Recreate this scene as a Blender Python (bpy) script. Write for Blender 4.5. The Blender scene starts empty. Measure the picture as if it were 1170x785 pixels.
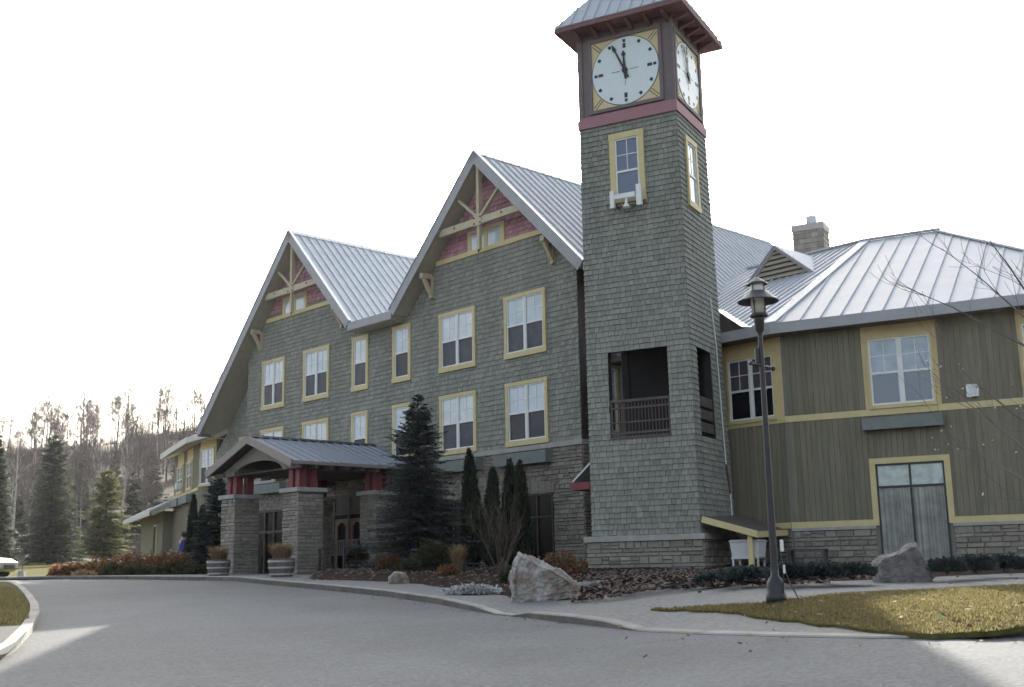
import bpy, bmesh, math, random
from mathutils import Vector, Matrix, noise
rnd = random.Random(11)
PI = math.pi
S = bpy.context.scene
COL = S.collection
V = Vector

# ------------------------------------------------------------------ camera
FPX, W0, H0 = 1320.0, 1170.0, 785.0
PITCH, ROLL = math.radians(11.08), math.radians(-1.10)
EYE = V((0, 0, 1.6))
cd = bpy.data.cameras.new('camera')
cam = bpy.data.objects.new('camera', cd); COL.objects.link(cam); S.camera = cam
cd.sensor_width = 36.0; cd.lens = FPX / W0 * 36.0
cd.clip_start = 0.1; cd.clip_end = 3000
cam.matrix_world = Matrix.Translation(EYE) @ Matrix.Rotation(PI/2 + PITCH, 4, 'X') @ Matrix.Rotation(ROLL, 4, 'Z')

def ray(px, py):
    u = (px - 585) / FPX; v = (py - 392.5) / FPX
    cr, sr = math.cos(ROLL), math.sin(ROLL)
    a = u*cr + v*sr; b = -u*sr + v*cr
    c, s = math.cos(PITCH), math.sin(PITCH)
    return V((a, c + b*s, s - b*c))
def at(px, py, y):
    r = ray(px, py); return EYE + r * (y / r.y)

# ------------------------------------------------------------------ ground shape
def smooth(a, b, x):
    t = min(1, max(0, (x - a) / (b - a))); return t*t*(3 - 2*t)
def gz(x, y):
    z = .043 * max(-12, min(y, 33))
    if y > 33: z += .0115 * (min(y, 60) - 33)
    if y > 60: z += .028 * (min(y, 105) - 60)
    z += .40 * smooth(0, 4.5, x) * (1 - smooth(17, 31, y)) * smooth(3, 10, y)
    if y > 105:
        h = smooth(105, 300, y) * 48 * (1 - smooth(0, 70, x)) * (.8 + .2*math.sin(x*.02 + 1) )
        h += 1.2 * noise.noise(V((x*.03, y*.03, 0))) * smooth(105, 140, y)
        z += h
    return z
def gp(px, py, dz=0.0):
    r = ray(px, py); t = 5.0; step = .25
    while t < 150:
        p = EYE + r*t
        if p.z <= gz(p.x, p.y) + dz: break
        t += step
    lo, hi = t - step, t
    for _ in range(20):
        m = (lo + hi)/2; p = EYE + r*m
        if p.z <= gz(p.x, p.y) + dz: hi = m
        else: lo = m
    return EYE + r*hi

# ------------------------------------------------------------------ materials
def nodes(m): return m.node_tree.nodes, m.node_tree.links
def mat(name, col, rough=.8, metal=0.0, var=.0, nscale=3.0, namt=.0, bump=.0, bscale=40.0, spec=.5, coat=0.0, hue=None, nscale2=None, col2=None, stretch=None):
    """base colour, per-face variation (attribute rnd), noise mottling, bump"""
    m = bpy.data.materials.new(name); m.use_nodes = True
    N, L = nodes(m); p = N['Principled BSDF']
    p.inputs['Roughness'].default_value = rough; p.inputs['Metallic'].default_value = metal
    p.inputs['Specular IOR Level'].default_value = spec
    if coat: p.inputs['Coat Weight'].default_value = coat
    tc = N.new('ShaderNodeTexCoord')
    vec = tc.outputs['Object']
    if stretch:
        mp = N.new('ShaderNodeMapping'); mp.inputs['Scale'].default_value = stretch
        L.new(vec, mp.inputs['Vector']); vec = mp.outputs['Vector']
    c = None
    base = N.new('ShaderNodeRGB'); base.outputs[0].default_value = (*col, 1); c = base.outputs[0]
    if namt or col2:
        n = N.new('ShaderNodeTexNoise'); n.inputs['Scale'].default_value = nscale; n.inputs['Detail'].default_value = 6; n.inputs['Roughness'].default_value = .65
        L.new(vec, n.inputs['Vector'])
        if col2:
            cr = N.new('ShaderNodeMapRange'); cr.inputs[1].default_value = .40; cr.inputs[2].default_value = .62
            L.new(n.outputs['Fac'], cr.inputs[0])
            mx = N.new('ShaderNodeMix'); mx.data_type = 'RGBA'; L.new(cr.outputs[0], mx.inputs[0]); L.new(c, mx.inputs[6]); mx.inputs[7].default_value = (*col2, 1)
            c = mx.outputs[2]
        if namt:
            n2 = N.new('ShaderNodeTexNoise'); n2.inputs['Scale'].default_value = nscale2 or nscale*1.7; n2.inputs['Detail'].default_value = 5
            L.new(vec, n2.inputs['Vector'])
            mr = N.new('ShaderNodeMapRange'); mr.inputs[1].default_value = .25; mr.inputs[2].default_value = .75; mr.inputs[3].default_value = 1 - namt; mr.inputs[4].default_value = 1 + namt
            L.new(n2.outputs['Fac'], mr.inputs[0])
            mx = N.new('ShaderNodeMix'); mx.data_type = 'RGBA'; mx.blend_type = 'MULTIPLY'; mx.inputs[0].default_value = 1
            L.new(c, mx.inputs[6]); L.new(mr.outputs[0], mx.inputs[7]); c = mx.outputs[2]
    if var:
        at_ = N.new('ShaderNodeAttribute'); at_.attribute_name = 'rnd'
        mr = N.new('ShaderNodeMapRange'); mr.inputs[3].default_value = 1 - var; mr.inputs[4].default_value = 1 + var
        L.new(at_.outputs['Fac'], mr.inputs[0])
        mx = N.new('ShaderNodeMix'); mx.data_type = 'RGBA'; mx.blend_type = 'MULTIPLY'; mx.inputs[0].default_value = 1
        L.new(c, mx.inputs[6]); L.new(mr.outputs[0], mx.inputs[7]); c = mx.outputs[2]
        if hue:
            wn = N.new('ShaderNodeTexWhiteNoise'); wn.noise_dimensions = '1D'; L.new(at_.outputs['Fac'], wn.inputs['W'])
            pw = N.new('ShaderNodeMath'); pw.operation = 'MULTIPLY'; pw.inputs[1].default_value = hue[3] if len(hue) > 3 else 1.0
            L.new(wn.outputs['Value'], pw.inputs[0])
            mx = N.new('ShaderNodeMix'); mx.data_type = 'RGBA'; L.new(pw.outputs[0], mx.inputs[0]); L.new(c, mx.inputs[6]); mx.inputs[7].default_value = (*hue[:3], 1)
            c = mx.outputs[2]
    L.new(c, p.inputs['Base Color'])
    if bump:
        n = N.new('ShaderNodeTexNoise'); n.inputs['Scale'].default_value = bscale; n.inputs['Detail'].default_value = 4
        L.new(vec, n.inputs['Vector'])
        b = N.new('ShaderNodeBump'); b.inputs['Strength'].default_value = bump; b.inputs['Distance'].default_value = .02
        L.new(n.outputs['Fac'], b.inputs['Height']); L.new(b.outputs[0], p.inputs['Normal'])
    return m
M = {}
M['shingle'] = mat('cedar_shingle_green', (.222, .230, .198), .85, var=.18, nscale=.6, namt=.20, stretch=(1.6, 1.6, .28), bump=.3, bscale=60, hue=(.25, .252, .222, .35), nscale2=.5)
M['butt'] = mat('shingle_edge_shade', (.11, .115, .10), .95)  # row shadow lines painted as dark colour on shingle undersides and sides
M['butt_rose'] = mat('rose_shingle_edge_shade', (.10, .045, .055), .95)  # the same painted shadow lines for the rose shingles
M['pink'] = mat('cedar_shingle_rose', (.37, .18, .215), .85, var=.25, nscale=.8, namt=.15, bump=.3, bscale=60, hue=(.42, .25, .28, .6))
M['yellow'] = mat('painted_yellow_trim', (.55, .46, .235), .6, namt=.08, nscale=2.5)
M['cream'] = mat('painted_cream_beam', (.45, .385, .265), .65, namt=.10, nscale=3)
M['panel'] = mat('painted_ochre_panel', (.56, .445, .235), .7, namt=.10, nscale=2.0)
M['white'] = mat('white_vinyl_sash', (.70, .71, .70), .45, namt=.04)
M['stone'] = mat('ledge_stone', (.245, .222, .190), .92, var=.30, nscale=6, namt=.25, bump=.8, bscale=18, hue=(.25, .22, .175, .6))
M['mortar'] = mat('mortar', (.19, .18, .165), .95, namt=.1)
M['cap'] = mat('limestone_cap', (.33, .32, .30), .85, namt=.15, nscale=3, bump=.2)
M['siding'] = mat('stained_board_siding', (.175, .160, .112), .85, var=.13, nscale=2.0, namt=.17, bump=.25, bscale=30, stretch=(6, 6, .5), nscale2=2.2)
M['siding_green'] = mat('green_board', (.17, .19, .16), .8, var=.1, namt=.12)
M['roof'] = mat('standing_seam_metal', (.43, .455, .485), .6, metal=.1, namt=.07, nscale=.9, var=.05)
M['portico_roof'] = mat('grey_seam_metal', (.27, .29, .33), .5, metal=.15, namt=.06, nscale=.9)
M['fascia'] = mat('grey_painted_fascia', (.33, .33, .345), .6, namt=.07, nscale=1.5)
M['fascia_warm'] = mat('taupe_painted_fascia', (.26, .22, .205), .6, namt=.08)
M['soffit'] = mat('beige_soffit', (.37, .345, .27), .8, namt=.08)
M['plum'] = mat('plum_painted_board', (.155, .125, .13), .7, namt=.08)
M['band'] = mat('rose_painted_band', (.31, .155, .18), .65, namt=.08)
M['maroon'] = mat('maroon_painted_eave', (.17, .085, .085), .7, namt=.12)
M['red'] = mat('red_painted_post', (.18, .035, .044), .6, namt=.1)
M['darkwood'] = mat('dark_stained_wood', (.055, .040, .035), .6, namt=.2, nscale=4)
M['door'] = mat('varnished_door', (.17, .085, .055), .45, namt=.25, nscale=3, stretch=(5, 5, .6))
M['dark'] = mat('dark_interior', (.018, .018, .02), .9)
M['black'] = mat('black_painted_metal', (.018, .019, .022), .45)
M['iron'] = mat('dark_grey_metal', (.055, .058, .065), .5)
M['gal'] = mat('galvanised_metal', (.45, .47, .50), .4, metal=.7, namt=.1)
M['glass'] = mat('dark_window_glass', (.012, .013, .016), .08, spec=.15)
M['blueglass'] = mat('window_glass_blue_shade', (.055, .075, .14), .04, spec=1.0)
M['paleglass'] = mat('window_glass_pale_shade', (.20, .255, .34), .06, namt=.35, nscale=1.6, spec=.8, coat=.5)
M['screen'] = mat('insect_screen', (.062, .060, .070), .6, namt=.12, nscale=1.2)
M['blind'] = mat('white_blind_behind_glass', (.46, .51, .56), .12, namt=.10, nscale=1.3, coat=1.0, spec=.6)
M['curtain'] = mat('pleated_curtain', (.235, .245, .225), .7, coat=.5, var=.22, namt=.3, nscale=1.6)
M['clockface'] = mat('clock_dial', (.62, .68, .70), .35, namt=.03)
M['clockcorner'] = mat('clock_corner_panel', (.58, .47, .27), .5, namt=.05)
M['brown'] = mat('brown_metal_flashing', (.10, .085, .075), .6, namt=.1)
M['box'] = mat('flower_box_paint', (.165, .19, .18), .75, namt=.12)
M['asphalt'] = mat('asphalt', (.126, .135, .141), .92, spec=.25, nscale=.22, namt=.10, bump=.3, bscale=120, nscale2=.5, col2=(.108, .114, .117))
def speckle(m, scale, amt):
    N, L = nodes(m); p = N['Principled BSDF']; src = p.inputs['Base Color'].links[0].from_socket
    tc = N.new('ShaderNodeTexCoord'); v = N.new('ShaderNodeTexVoronoi'); v.inputs['Scale'].default_value = scale; L.new(tc.outputs['Object'], v.inputs['Vector'])
    mr = N.new('ShaderNodeMapRange'); mr.inputs[3].default_value = 1-amt; mr.inputs[4].default_value = 1+amt; L.new(v.outputs['Color'], mr.inputs[0])
    mx = N.new('ShaderNodeMix'); mx.data_type = 'RGBA'; mx.blend_type = 'MULTIPLY'; mx.inputs[0].default_value = 1; L.new(src, mx.inputs[6]); L.new(mr.outputs[0], mx.inputs[7]); L.new(mx.outputs[2], p.inputs['Base Color'])
speckle(M['asphalt'], 28, .24)
M['concrete'] = mat('concrete_paving', (.17, .172, .168), .9, spec=.25, nscale=.7, namt=.16, bump=.3, bscale=70, nscale2=12)
M['kerb_shade_dirt'] = mat('shaded_dirty_kerb_face', (.115, .105, .092), .95, nscale=2, namt=.3, bump=.3)  # road dirt plus the shade of the kerb face, painted into the colour
M['kerb'] = mat('concrete_kerb', (.225, .22, .20), .9, nscale=1.5, namt=.25, bump=.3, var=.12)
speckle(M['concrete'], 22, .16)
M['lawn'] = mat('dry_lawn', (.095, .085, .036), 1.0, spec=.02, nscale=.25, namt=.3, col2=(.075, .075, .028), bump=.3, bscale=30, nscale2=9)
M['hillside'] = mat('leaf_litter_slope', (.075, .056, .044), .95, nscale=.12, namt=.35, col2=(.095, .075, .052), bump=.8, bscale=3, nscale2=1.5)
M['mulch'] = mat('bark_mulch', (.046, .033, .027), .95, spec=.03, nscale=9, namt=.4, bump=1.0, bscale=35, col2=(.034, .025, .021))
M['chips'] = mat('bark_chips', (.10, .070, .054), .9, var=.5, hue=(.14, .10, .08, .6))
M['gravel'] = mat('dark_gravel', (.06, .06, .062), .95, nscale=20, namt=.3, bump=.8, bscale=60)
M['boulder'] = mat('pale_boulder', (.33, .32, .30), .9, nscale=2.2, namt=.4, bump=1.0, bscale=26, nscale2=7, col2=(.16, .115, .085))
M['rockgrey'] = mat('grey_boulder', (.20, .185, .18), .9, nscale=1.6, namt=.4, bump=1.0, bscale=26, nscale2=7, col2=(.115, .108, .104))
M['bark'] = mat('grey_bark', (.11, .09, .08), .95, namt=.3, nscale=5, bump=.5)
M['birch'] = mat('pale_bark', (.36, .34, .32), .9, namt=.35, nscale=3)
M['twig'] = mat('brown_twigs', (.125, .100, .088), .95, var=.3)
M['twig_fg'] = mat('budding_twigs', (.15, .12, .11), .8, var=.3)
M['bud'] = mat('pale_buds', (.60, .55, .52), .7)
M['spruce'] = mat('blue_spruce_needles', (.065, .094, .102), .8, var=.55, hue=(.10, .13, .14, .45))
M['spruce_dark'] = mat('dark_spruce_needles', (.085, .108, .072), .8, var=.5, hue=(.12, .135, .08, .4))
M['pine'] = mat('light_pine_needles', (.14, .15, .062), .8, var=.45, hue=(.17, .17, .075, .4))
M['cedar'] = mat('cedar_foliage', (.030, .042, .025), .8, var=.5, hue=(.05, .06, .035, .4))
M['rust'] = mat('rust_coloured_leaves', (.20, .105, .06), .85, var=.5, hue=(.24, .13, .055, .5))
M['tan'] = mat('dry_grass_blades', (.27, .19, .11), .85, var=.4)
M['olive'] = mat('olive_shrub_leaves', (.055, .060, .030), .85, var=.5, hue=(.085, .07, .04, .4))
M['juniper'] = mat('juniper_foliage', (.035, .050, .050), .85, var=.5, hue=(.05, .065, .06, .4))
M['grass'] = mat('lawn_grass_blades', (.145, .135, .058), .9, spec=.15, var=.45, hue=(.25, .20, .105, .75))
M['purple'] = mat('purple_jacket', (.06, .045, .19), .8)
M['skin'] = mat('skin', (.45, .28, .21), .6)
M['hair'] = mat('dark_hair', (.02, .016, .014), .7)
M['jeans'] = mat('dark_trousers', (.03, .035, .05), .85)
M['car'] = mat('silver_car_paint', (.36, .38, .41), .25, metal=.35, coat=1.0)
M['rubber'] = mat('tyre_rubber', (.02, .02, .02), .85)
M['lampglass'] = mat('frosted_lamp_glass', (.52, .50, .44), .35, namt=.06)
M['headlamp'] = mat('headlamp_lens', (.70, .74, .78), .08, spec=.8)
M['tank'] = mat('white_plastic_tank', (.55, .56, .56), .5, namt=.06)
M['barrel'] = mat('weathered_barrel_staves', (.12, .095, .08), .85, var=.25, namt=.2, nscale=5)
M['cable'] = mat('pale_conduit', (.62, .63, .63), .5)
M['deck'] = mat('dark_deck_boards', (.085, .07, .068), .8, namt=.2)
M['bench'] = mat('weathered_bench_wood', (.05, .045, .043), .8, namt=.2)

def leafy(m, k=.45):
    N, L = nodes(m); p = N['Principled BSDF']; t = N.new('ShaderNodeBsdfTranslucent'); x = N.new('ShaderNodeMixShader'); x.inputs[0].default_value = k
    L.new(p.inputs['Base Color'].links[0].from_socket, t.inputs['Color']); L.new(p.outputs[0], x.inputs[1]); L.new(t.outputs[0], x.inputs[2])
    L.new(x.outputs[0], N['Material Output'].inputs['Surface'])
for k_ in ('grass', 'tan', 'rust', 'pine', 'olive'): leafy(M[k_], .5)
for k_ in ('spruce_dark', 'spruce', 'cedar', 'juniper'): leafy(M[k_], .3)
# ------------------------------------------------------------------ mesh helper
class MB:
    def __init__(s): s.v = []; s.f = []; s.r = []; s.mi = {}
    def add(s, pts, r=None, m=0):
        if m: s.mi[len(s.f)] = m
        i = len(s.v); s.v += [tuple(p) for p in pts]; s.f.append(tuple(range(i, i + len(pts)))); s.r.append(rnd.random() if r is None else r)
    def hull8(s, a, b, r=None):
        """two loops of equal length joined into a closed solid"""
        i = len(s.v); n = len(a); s.v += [tuple(p) for p in a] + [tuple(p) for p in b]
        r = rnd.random() if r is None else r
        s.f.append(tuple(range(i, i+n))); s.r.append(r)
        s.f.append(tuple(range(i+2*n-1, i+n-1, -1))); s.r.append(r)
        for k in range(n):
            k2 = (k+1) % n
            s.f.append((i+k, i+n+k, i+n+k2, i+k2)); s.r.append(r)
    def box(s, x0, x1, y0, y1, z0, z1, T=None, r=None):
        a = [(x0, y0, z0), (x1, y0, z0), (x1, y1, z0), (x0, y1, z0)]
        b = [(x0, y0, z1), (x1, y0, z1), (x1, y1, z1), (x0, y1, z1)]
        if T: a = [T(*p) for p in a]; b = [T(*p) for p in b]
        s.hull8(a, b, r)
    def beam(s, p, q, w, h, up=V((0, 0, 1)), r=None, T=None):
        p, q = V(p), V(q); d = (q - p).normalized()
        if abs(d.dot(up)) > .98: up = V((0, 1, 0))
        x = d.cross(up).normalized() * (w/2); y = x.cross(d).normalized() * (h/2)
        a = [p-x-y, p+x-y, p+x+y, p-x+y]; b = [q-x-y, q+x-y, q+x+y, q-x+y]
        s.hull8(a, b, r)
    def tube(s, path, rad, n=6, cap=True, r=None):
        path = [V(p) for p in path]; i0 = len(s.v)
        if not isinstance(rad, (list, tuple)): rad = [rad]*len(path)
        r = rnd.random() if r is None else r
        prev = None
        for k, p in enumerate(path):
            d = (path[min(k+1, len(path)-1)] - path[max(k-1, 0)]).normalized()
            if prev is None:
                x = d.cross(V((0, 0, 1)) if abs(d.z) < .9 else V((1, 0, 0))).normalized()
            else:
                x = (prev - d*prev.dot(d)).normalized()
            prev = x; y = d.cross(x)
            for j in range(n):
                a = 2*PI*j/n; s.v.append(tuple(p + (x*math.cos(a) + y*math.sin(a))*rad[k]))
        for k in range(len(path)-1):
            for j in range(n):
                j2 = (j+1) % n; a = i0+k*n
                s.f.append((a+j, a+j2, a+n+j2, a+n+j)); s.r.append(r)
        if cap:
            s.f.append(tuple(i0+j for j in range(n-1, -1, -1))); s.r.append(r)
            s.f.append(tuple(i0+(len(path)-1)*n+j for j in range(n))); s.r.append(r)
    def lathe(s, prof, n=20, c=(0, 0, 0), r=None):
        i0 = len(s.v); r = rnd.random() if r is None else r
        for (rr, z) in prof:
            for j in range(n):
                a = 2*PI*j/n; s.v.append((c[0]+rr*math.cos(a), c[1]+rr*math.sin(a), c[2]+z))
        for k in range(len(prof)-1):
            for j in range(n):
                j2 = (j+1) % n; a = i0+k*n
                s.f.append((a+j, a+j2, a+n+j2, a+n+j)); s.r.append(r)
        s.f.append(tuple(i0+j for j in range(n-1, -1, -1))); s.r.append(r)
        s.f.append(tuple(i0+(len(prof)-1)*n+j for j in range(n))); s.r.append(r)
    def build(s, name, m, parent=None, smooth=False, dz=0.0, loc=None, label=None):
        ms = [M[x] if isinstance(x, str) else x for x in (m if isinstance(m, (list, tuple)) else [m])]
        me = bpy.data.meshes.new(name)
        vs = s.v if not dz else [(x, y, z+dz) for x, y, z in s.v]
        me.from_pydata(vs, [], s.f)
        for x in ms: me.materials.append(x)
        for k_, v_ in s.mi.items(): me.polygons[k_].material_index = v_
        a = me.attributes.new('rnd', 'FLOAT', 'FACE'); a.data.foreach_set('value', s.r)
        if smooth: me.polygons.foreach_set('use_smooth', [True]*len(me.polygons))
        me.update()
        o = bpy.data.objects.new(name, me); COL.objects.link(o)
        if parent is not None: o.parent = parent
        if loc is not None: o.location = loc
        if label: o['label'] = label
        return o
def weld(o, d=1e-4):
    bm = bmesh.new(); bm.from_mesh(o.data); bmesh.ops.remove_doubles(bm, verts=bm.verts, dist=d); bmesh.ops.recalc_face_normals(bm, faces=bm.faces); bm.to_mesh(o.data); bm.free()
def tag(o, label=None, cat=None, group=None, kind=None):
    if label: o['label'] = label
    if cat: o['category'] = cat
    if group: o['group'] = group
    if kind: o['kind'] = kind
    return o
def thing(name, label, cat, loc=(0, 0, 0), rz=0.0, group=None):
    o = bpy.data.objects.new(name, None); COL.objects.link(o); o.empty_display_size = .3
    o.location = loc; o.rotation_euler = (0, 0, rz)
    return tag(o, label, cat, group)
def copy_tree(o, parent=None):
    c = o.copy(); COL.objects.link(c)
    if parent is not None: c.parent = parent
    for ch in list(o.children): copy_tree(ch, c)
    return c

# ------------------------------------------------------------------ ground sheets
def sheet(name, poly, off, m, kind='structure', side=0.0, hfun=None, step=2.0):
    """flat polygon (x,y) cut into cells and laid on the ground at height off; side = depth of a vertical skirt"""
    bm = bmesh.new()
    vs = [bm.verts.new((p[0], p[1], 0)) for p in poly]
    f = bm.faces.new(vs); bmesh.ops.triangulate(bm, faces=[f])
    xs = [p[0] for p in poly]; ys = [p[1] for p in poly]
    cuts = [33, 60, 105]
    k = math.floor(min(ys)/step)*step
    while k < max(ys): cuts.append(k); k += step
    for c in cuts:
        if min(ys) < c < max(ys):
            bmesh.ops.bisect_plane(bm, geom=bm.verts[:]+bm.edges[:]+bm.faces[:], plane_co=(0, c, 0), plane_no=(0, 1, 0))
    k = math.floor(min(xs)/step)*step
    while k < max(xs):
        if k > min(xs): bmesh.ops.bisect_plane(bm, geom=bm.verts[:]+bm.edges[:]+bm.faces[:], plane_co=(k, 0, 0), plane_no=(1, 0, 0))
        k += step
    for v in bm.verts: v.co.z = gz(v.co.x, v.co.y) + (hfun(v.co.x, v.co.y) if hfun else off)
    if side:
        be = [e for e in bm.edges if e.is_boundary]
        r = bmesh.ops.extrude_edge_only(bm, edges=be)
        for v in [g for g in r['geom'] if isinstance(g, bmesh.types.BMVert)]: v.co.z -= side
    bmesh.ops.recalc_face_normals(bm, faces=bm.faces)
    me = bpy.data.meshes.new(name); bm.to_mesh(me); bm.free()
    me.materials.append(M[m] if isinstance(m, str) else m)
    o = bpy.data.objects.new(name, me); COL.objects.link(o)
    if kind: o['kind'] = kind
    return o
# base ground
mb = MB()
xs = sorted(set([-420, -300] + list(range(-240, 121, 6)) + [160, 240, 420]))
ys = sorted(set([-120, -60, -20, -12] + list(range(0, 33, 3)) + [33, 40, 50, 60, 75, 90, 105] + list(range(111, 312, 6)) + [360, 500]))
idx = {}
for j, y in enumerate(ys):
    for i, x in enumerate(xs):
        idx[i, j] = len(mb.v); mb.v.append((x, y, gz(x, y) - .02 if y < 105 else gz(x, y)))
mh = MB(); mh.v = mb.v
for j in range(len(ys)-1):
    for i in range(len(xs)-1):
        t_ = mh if ys[j] >= 111 else mb
        t_.f.append((idx[i, j], idx[i+1, j], idx[i+1, j+1], idx[i, j+1])); t_.r.append(.5)
tag(mb.build('ground', 'lawn', smooth=True), kind='structure')
tag(mh.build('hillside', 'hillside', smooth=True), kind='structure')

def G(px, py, dz=0.0):
    p = gp(px, py, dz); return (p.x, p.y)
KH = .12
kerb_px = [(60, 661.6, .13), (150, 662.2, .13), (240, 663.5, .13), (300, 667.5, .13), (380, 675, .13), (440, 681.5, .13), (500, 690, .12), (540, 698, .10), (566, 702.5, .03), (584, 704.5, .03), (602, 706, .09), (650, 712, .11), (690, 716.5, .09), (730, 721.5, .02), (800, 725, .02), (900, 728, .02), (1000, 730, .02), (1090, 729.5, .03), (1130, 728, .05), (1170, 725.5, .09), (1260, 718, .13), (1400, 706, .13)]
kerb = []
for px, py, h in kerb_px:
    x, y = G(px, py, 0.0)
    if y > 47: y = 47; x = (px-585)/FPX*47*1.02
    kerb.append((x, y, h))
# asphalt
isl_px = [(-300, 668), (-20, 668), (14, 669), (26, 674), (36, 684), (44, 696), (45, 706), (36, 724), (18, 744), (-20, 765), (-160, 800)]
isl = [G(a, b) for a, b in isl_px]
road = [(-40, -12), (40, -12), (40, kerb[-1][1])] + [(k[0], k[1]) for k in reversed(kerb)] + [(-60, 47), (-60, 20)]
sheet('road', road, .0, 'asphalt')
# kerb + sidewalk
def kheight(x, y):
    best = None
    for i in range(len(kerb)-1):
        a, b = V(kerb[i][:2]), V(kerb[i+1][:2]); p = V((x, y)); ab = b - a
        t = max(0, min(1, (p-a).dot(ab)/max(ab.length_squared, 1e-6))); d = (a+ab*t-p).length
        if best is None or d < best[0]: best = (d, kerb[i][2]*(1-t)+kerb[i+1][2]*t)
    w = smooth(.0, 2.2, best[0])
    return best[1]*(1-w) + KH*w
mbk = MB()
nrm = []
for i in range(len(kerb)):
    a = V(kerb[max(i-1, 0)][:2]); b = V(kerb[min(i+1, len(kerb)-1)][:2]); d = (b-a).normalized(); nrm.append(V((-d.y, d.x)))
KW = .16
prev = None
fine = []
for i in range(len(kerb)-1):
    n = max(1, int((V(kerb[i+1][:2])-V(kerb[i][:2])).length/.8))
    for k in range(n):
        t = k/n
        fine.append([kerb[i][j]*(1-t)+kerb[i+1][j]*t for j in range(3)] + [nrm[i]*(1-t)+nrm[i+1]*t])
fine.append(list(kerb[-1]) + [nrm[-1]])
for x, y, h, n in fine:
    z = gz(x, y)
    ring = [V((x, y, z-.1)), V((x, y, z+h-.015)), V((x+n.x*.02, y+n.y*.02, z+h+.004)), V((x+n.x*KW, y+n.y*KW, gz(x+n.x*KW, y+n.y*KW)+h+.004)), V((x+n.x*KW, y+n.y*KW, z-.1))]
    if prev:
        rr = rnd.random()
        for j in range(4): mbk.add([prev[j], ring[j], ring[j+1], prev[j+1]], rr, 1 if j == 0 else 0)  # road-side face gets the colour with dirt and painted shade
    prev = ring
tag(mbk.build('kerb', ['kerb', 'kerb_shade_dirt']), kind='structure')
def inpoly(x, y, poly):
    c = False; j = len(poly)-1
    for i in range(len(poly)):
        xi, yi = poly[i][:2]; xj, yj = poly[j][:2]
        if (yi > y) != (yj > y) and x < (xj-xi)*(y-yi)/(yj-yi)+xi: c = not c
        j = i
    return c
gpx = [(745, 695.5), (800, 692), (860, 689), (930, 684), (1000, 679), (1080, 675), (1170, 670.5), (1300, 662), (1400, 655), (1400, 702), (1290, 713), (1200, 720), (1130, 724.5), (1060, 724), (985, 719), (900, 710), (820, 702)]
gp0 = [G(a, b, .125 if i < 9 else .05) for i, (a, b) in enumerate(gpx)]; grass_poly = []
for i in range(len(gp0)):
    a, b = V(gp0[i]), V(gp0[(i+1) % len(gp0)]); n = max(1, int((b-a).length/.25))
    for k in range(n):
        q = a+(b-a)*k/n; grass_poly.append((q.x+.09*noise.noise(V((q.x*2.1, q.y*2.1, 4))), q.y+.14*noise.noise(V((q.x*1.7, q.y*1.7, 8)))))
def deep(x, y): return all(inpoly(x+a, y+b, grass_poly) for a, b in ((.75, 0), (-.75, 0), (0, .75), (0, -.75)))
back = [(1500, 640), (1170, 655), (1000, 663.5), (900, 666.5), (800, 669.5), (740, 674), (690, 682), (640, 685.5), (590, 685.5), (570, 682), (520, 674), (460, 667), (420, 664.5), (345, 663.5)]
backw = [G(a, b, KH) for a, b in back]
backw += [(-8.0, 40.5), (-14.5, 44.5), (-26, 47.3)]
front = [(x + n.x*KW, y + n.y*KW) for x, y, h, n in fine]
front = [p for p in front if p[1] < 46.9]
sheet('sidewalk', front + backw, KH, 'concrete', hfun=lambda x, y: kheight(x, y)-(.10 if deep(x, y) else 0), side=.25, step=.7)
# planting beds behind the sidewalk
bedpoly = backw[:-3] + [(-6.0, 39.5), (-6.0, 44), (2, 36.2), (8, 34), (9, 33), (22, 24), (30, 20)]
BED = [V(p) for p in backw]
def bedh(x, y):
    p = V((x, y)); d = 1e9
    for i in range(len(BED)-1):
        a, b = BED[i], BED[i+1]; ab = b-a; t = max(0, min(1, (p-a).dot(ab)/ab.length_squared)); d = min(d, (a+ab*t-p).length)
    return .10 + .16*smooth(0, 1.2, d) + .03*noise.noise(V((x*1.5, y*1.5, 3)))
bed = sheet('planting_bed', bedpoly, 0, 'mulch', hfun=bedh, step=.6)
def bz(x, y): return gz(x, y) + bedh(x, y)
def gpb(px, py): return gp(px, py, .22)
# chips and leaf litter on the bed in front of the tower
mb = MB()
chip_poly = [G(*p, .2) for p in ((655, 684), (700, 681), (800, 669), (900, 666), (1000, 664), (900, 658), (800, 655), (675, 657), (640, 664))]
cx = [p[0] for p in chip_poly]; cy = [p[1] for p in chip_poly]
for _ in range(9000):
    x = rnd.uniform(min(cx), max(cx)); y = rnd.uniform(min(cy), max(cy))
    if not inpoly(x, y, chip_poly): continue
    a = rnd.uniform(0, PI); l = rnd.uniform(.02, .07); w = rnd.uniform(.012, .03); z = bz(x, y)+rnd.uniform(0, .02); tl = rnd.uniform(-.03, .03)
    u = V((math.cos(a)*l, math.sin(a)*l, tl)); t = V((-math.sin(a)*w, math.cos(a)*w, rnd.uniform(-.015, .02))); c = V((x, y, z))
    mb.add([c-u-t, c+u-t, c+u+t, c-u+t])
for _ in range(5000):
    x = rnd.uniform(-6, 16); y = rnd.uniform(24, 38)
    if not inpoly(x, y, bedpoly): continue
    a = rnd.uniform(0, PI); l = rnd.uniform(.02, .05); w = rnd.uniform(.012, .03); z = bz(x, y)+.012
    u = V((math.cos(a)*l, math.sin(a)*l, .01)); t = V((-math.sin(a)*w, math.cos(a)*w, rnd.uniform(-.01, .015))); c = V((x, y, z))
    mb.add([c-u-t, c+u-t, c+u+t, c-u+t])
tag(mb.build('bark_chips', 'chips'), kind='stuff')

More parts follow.
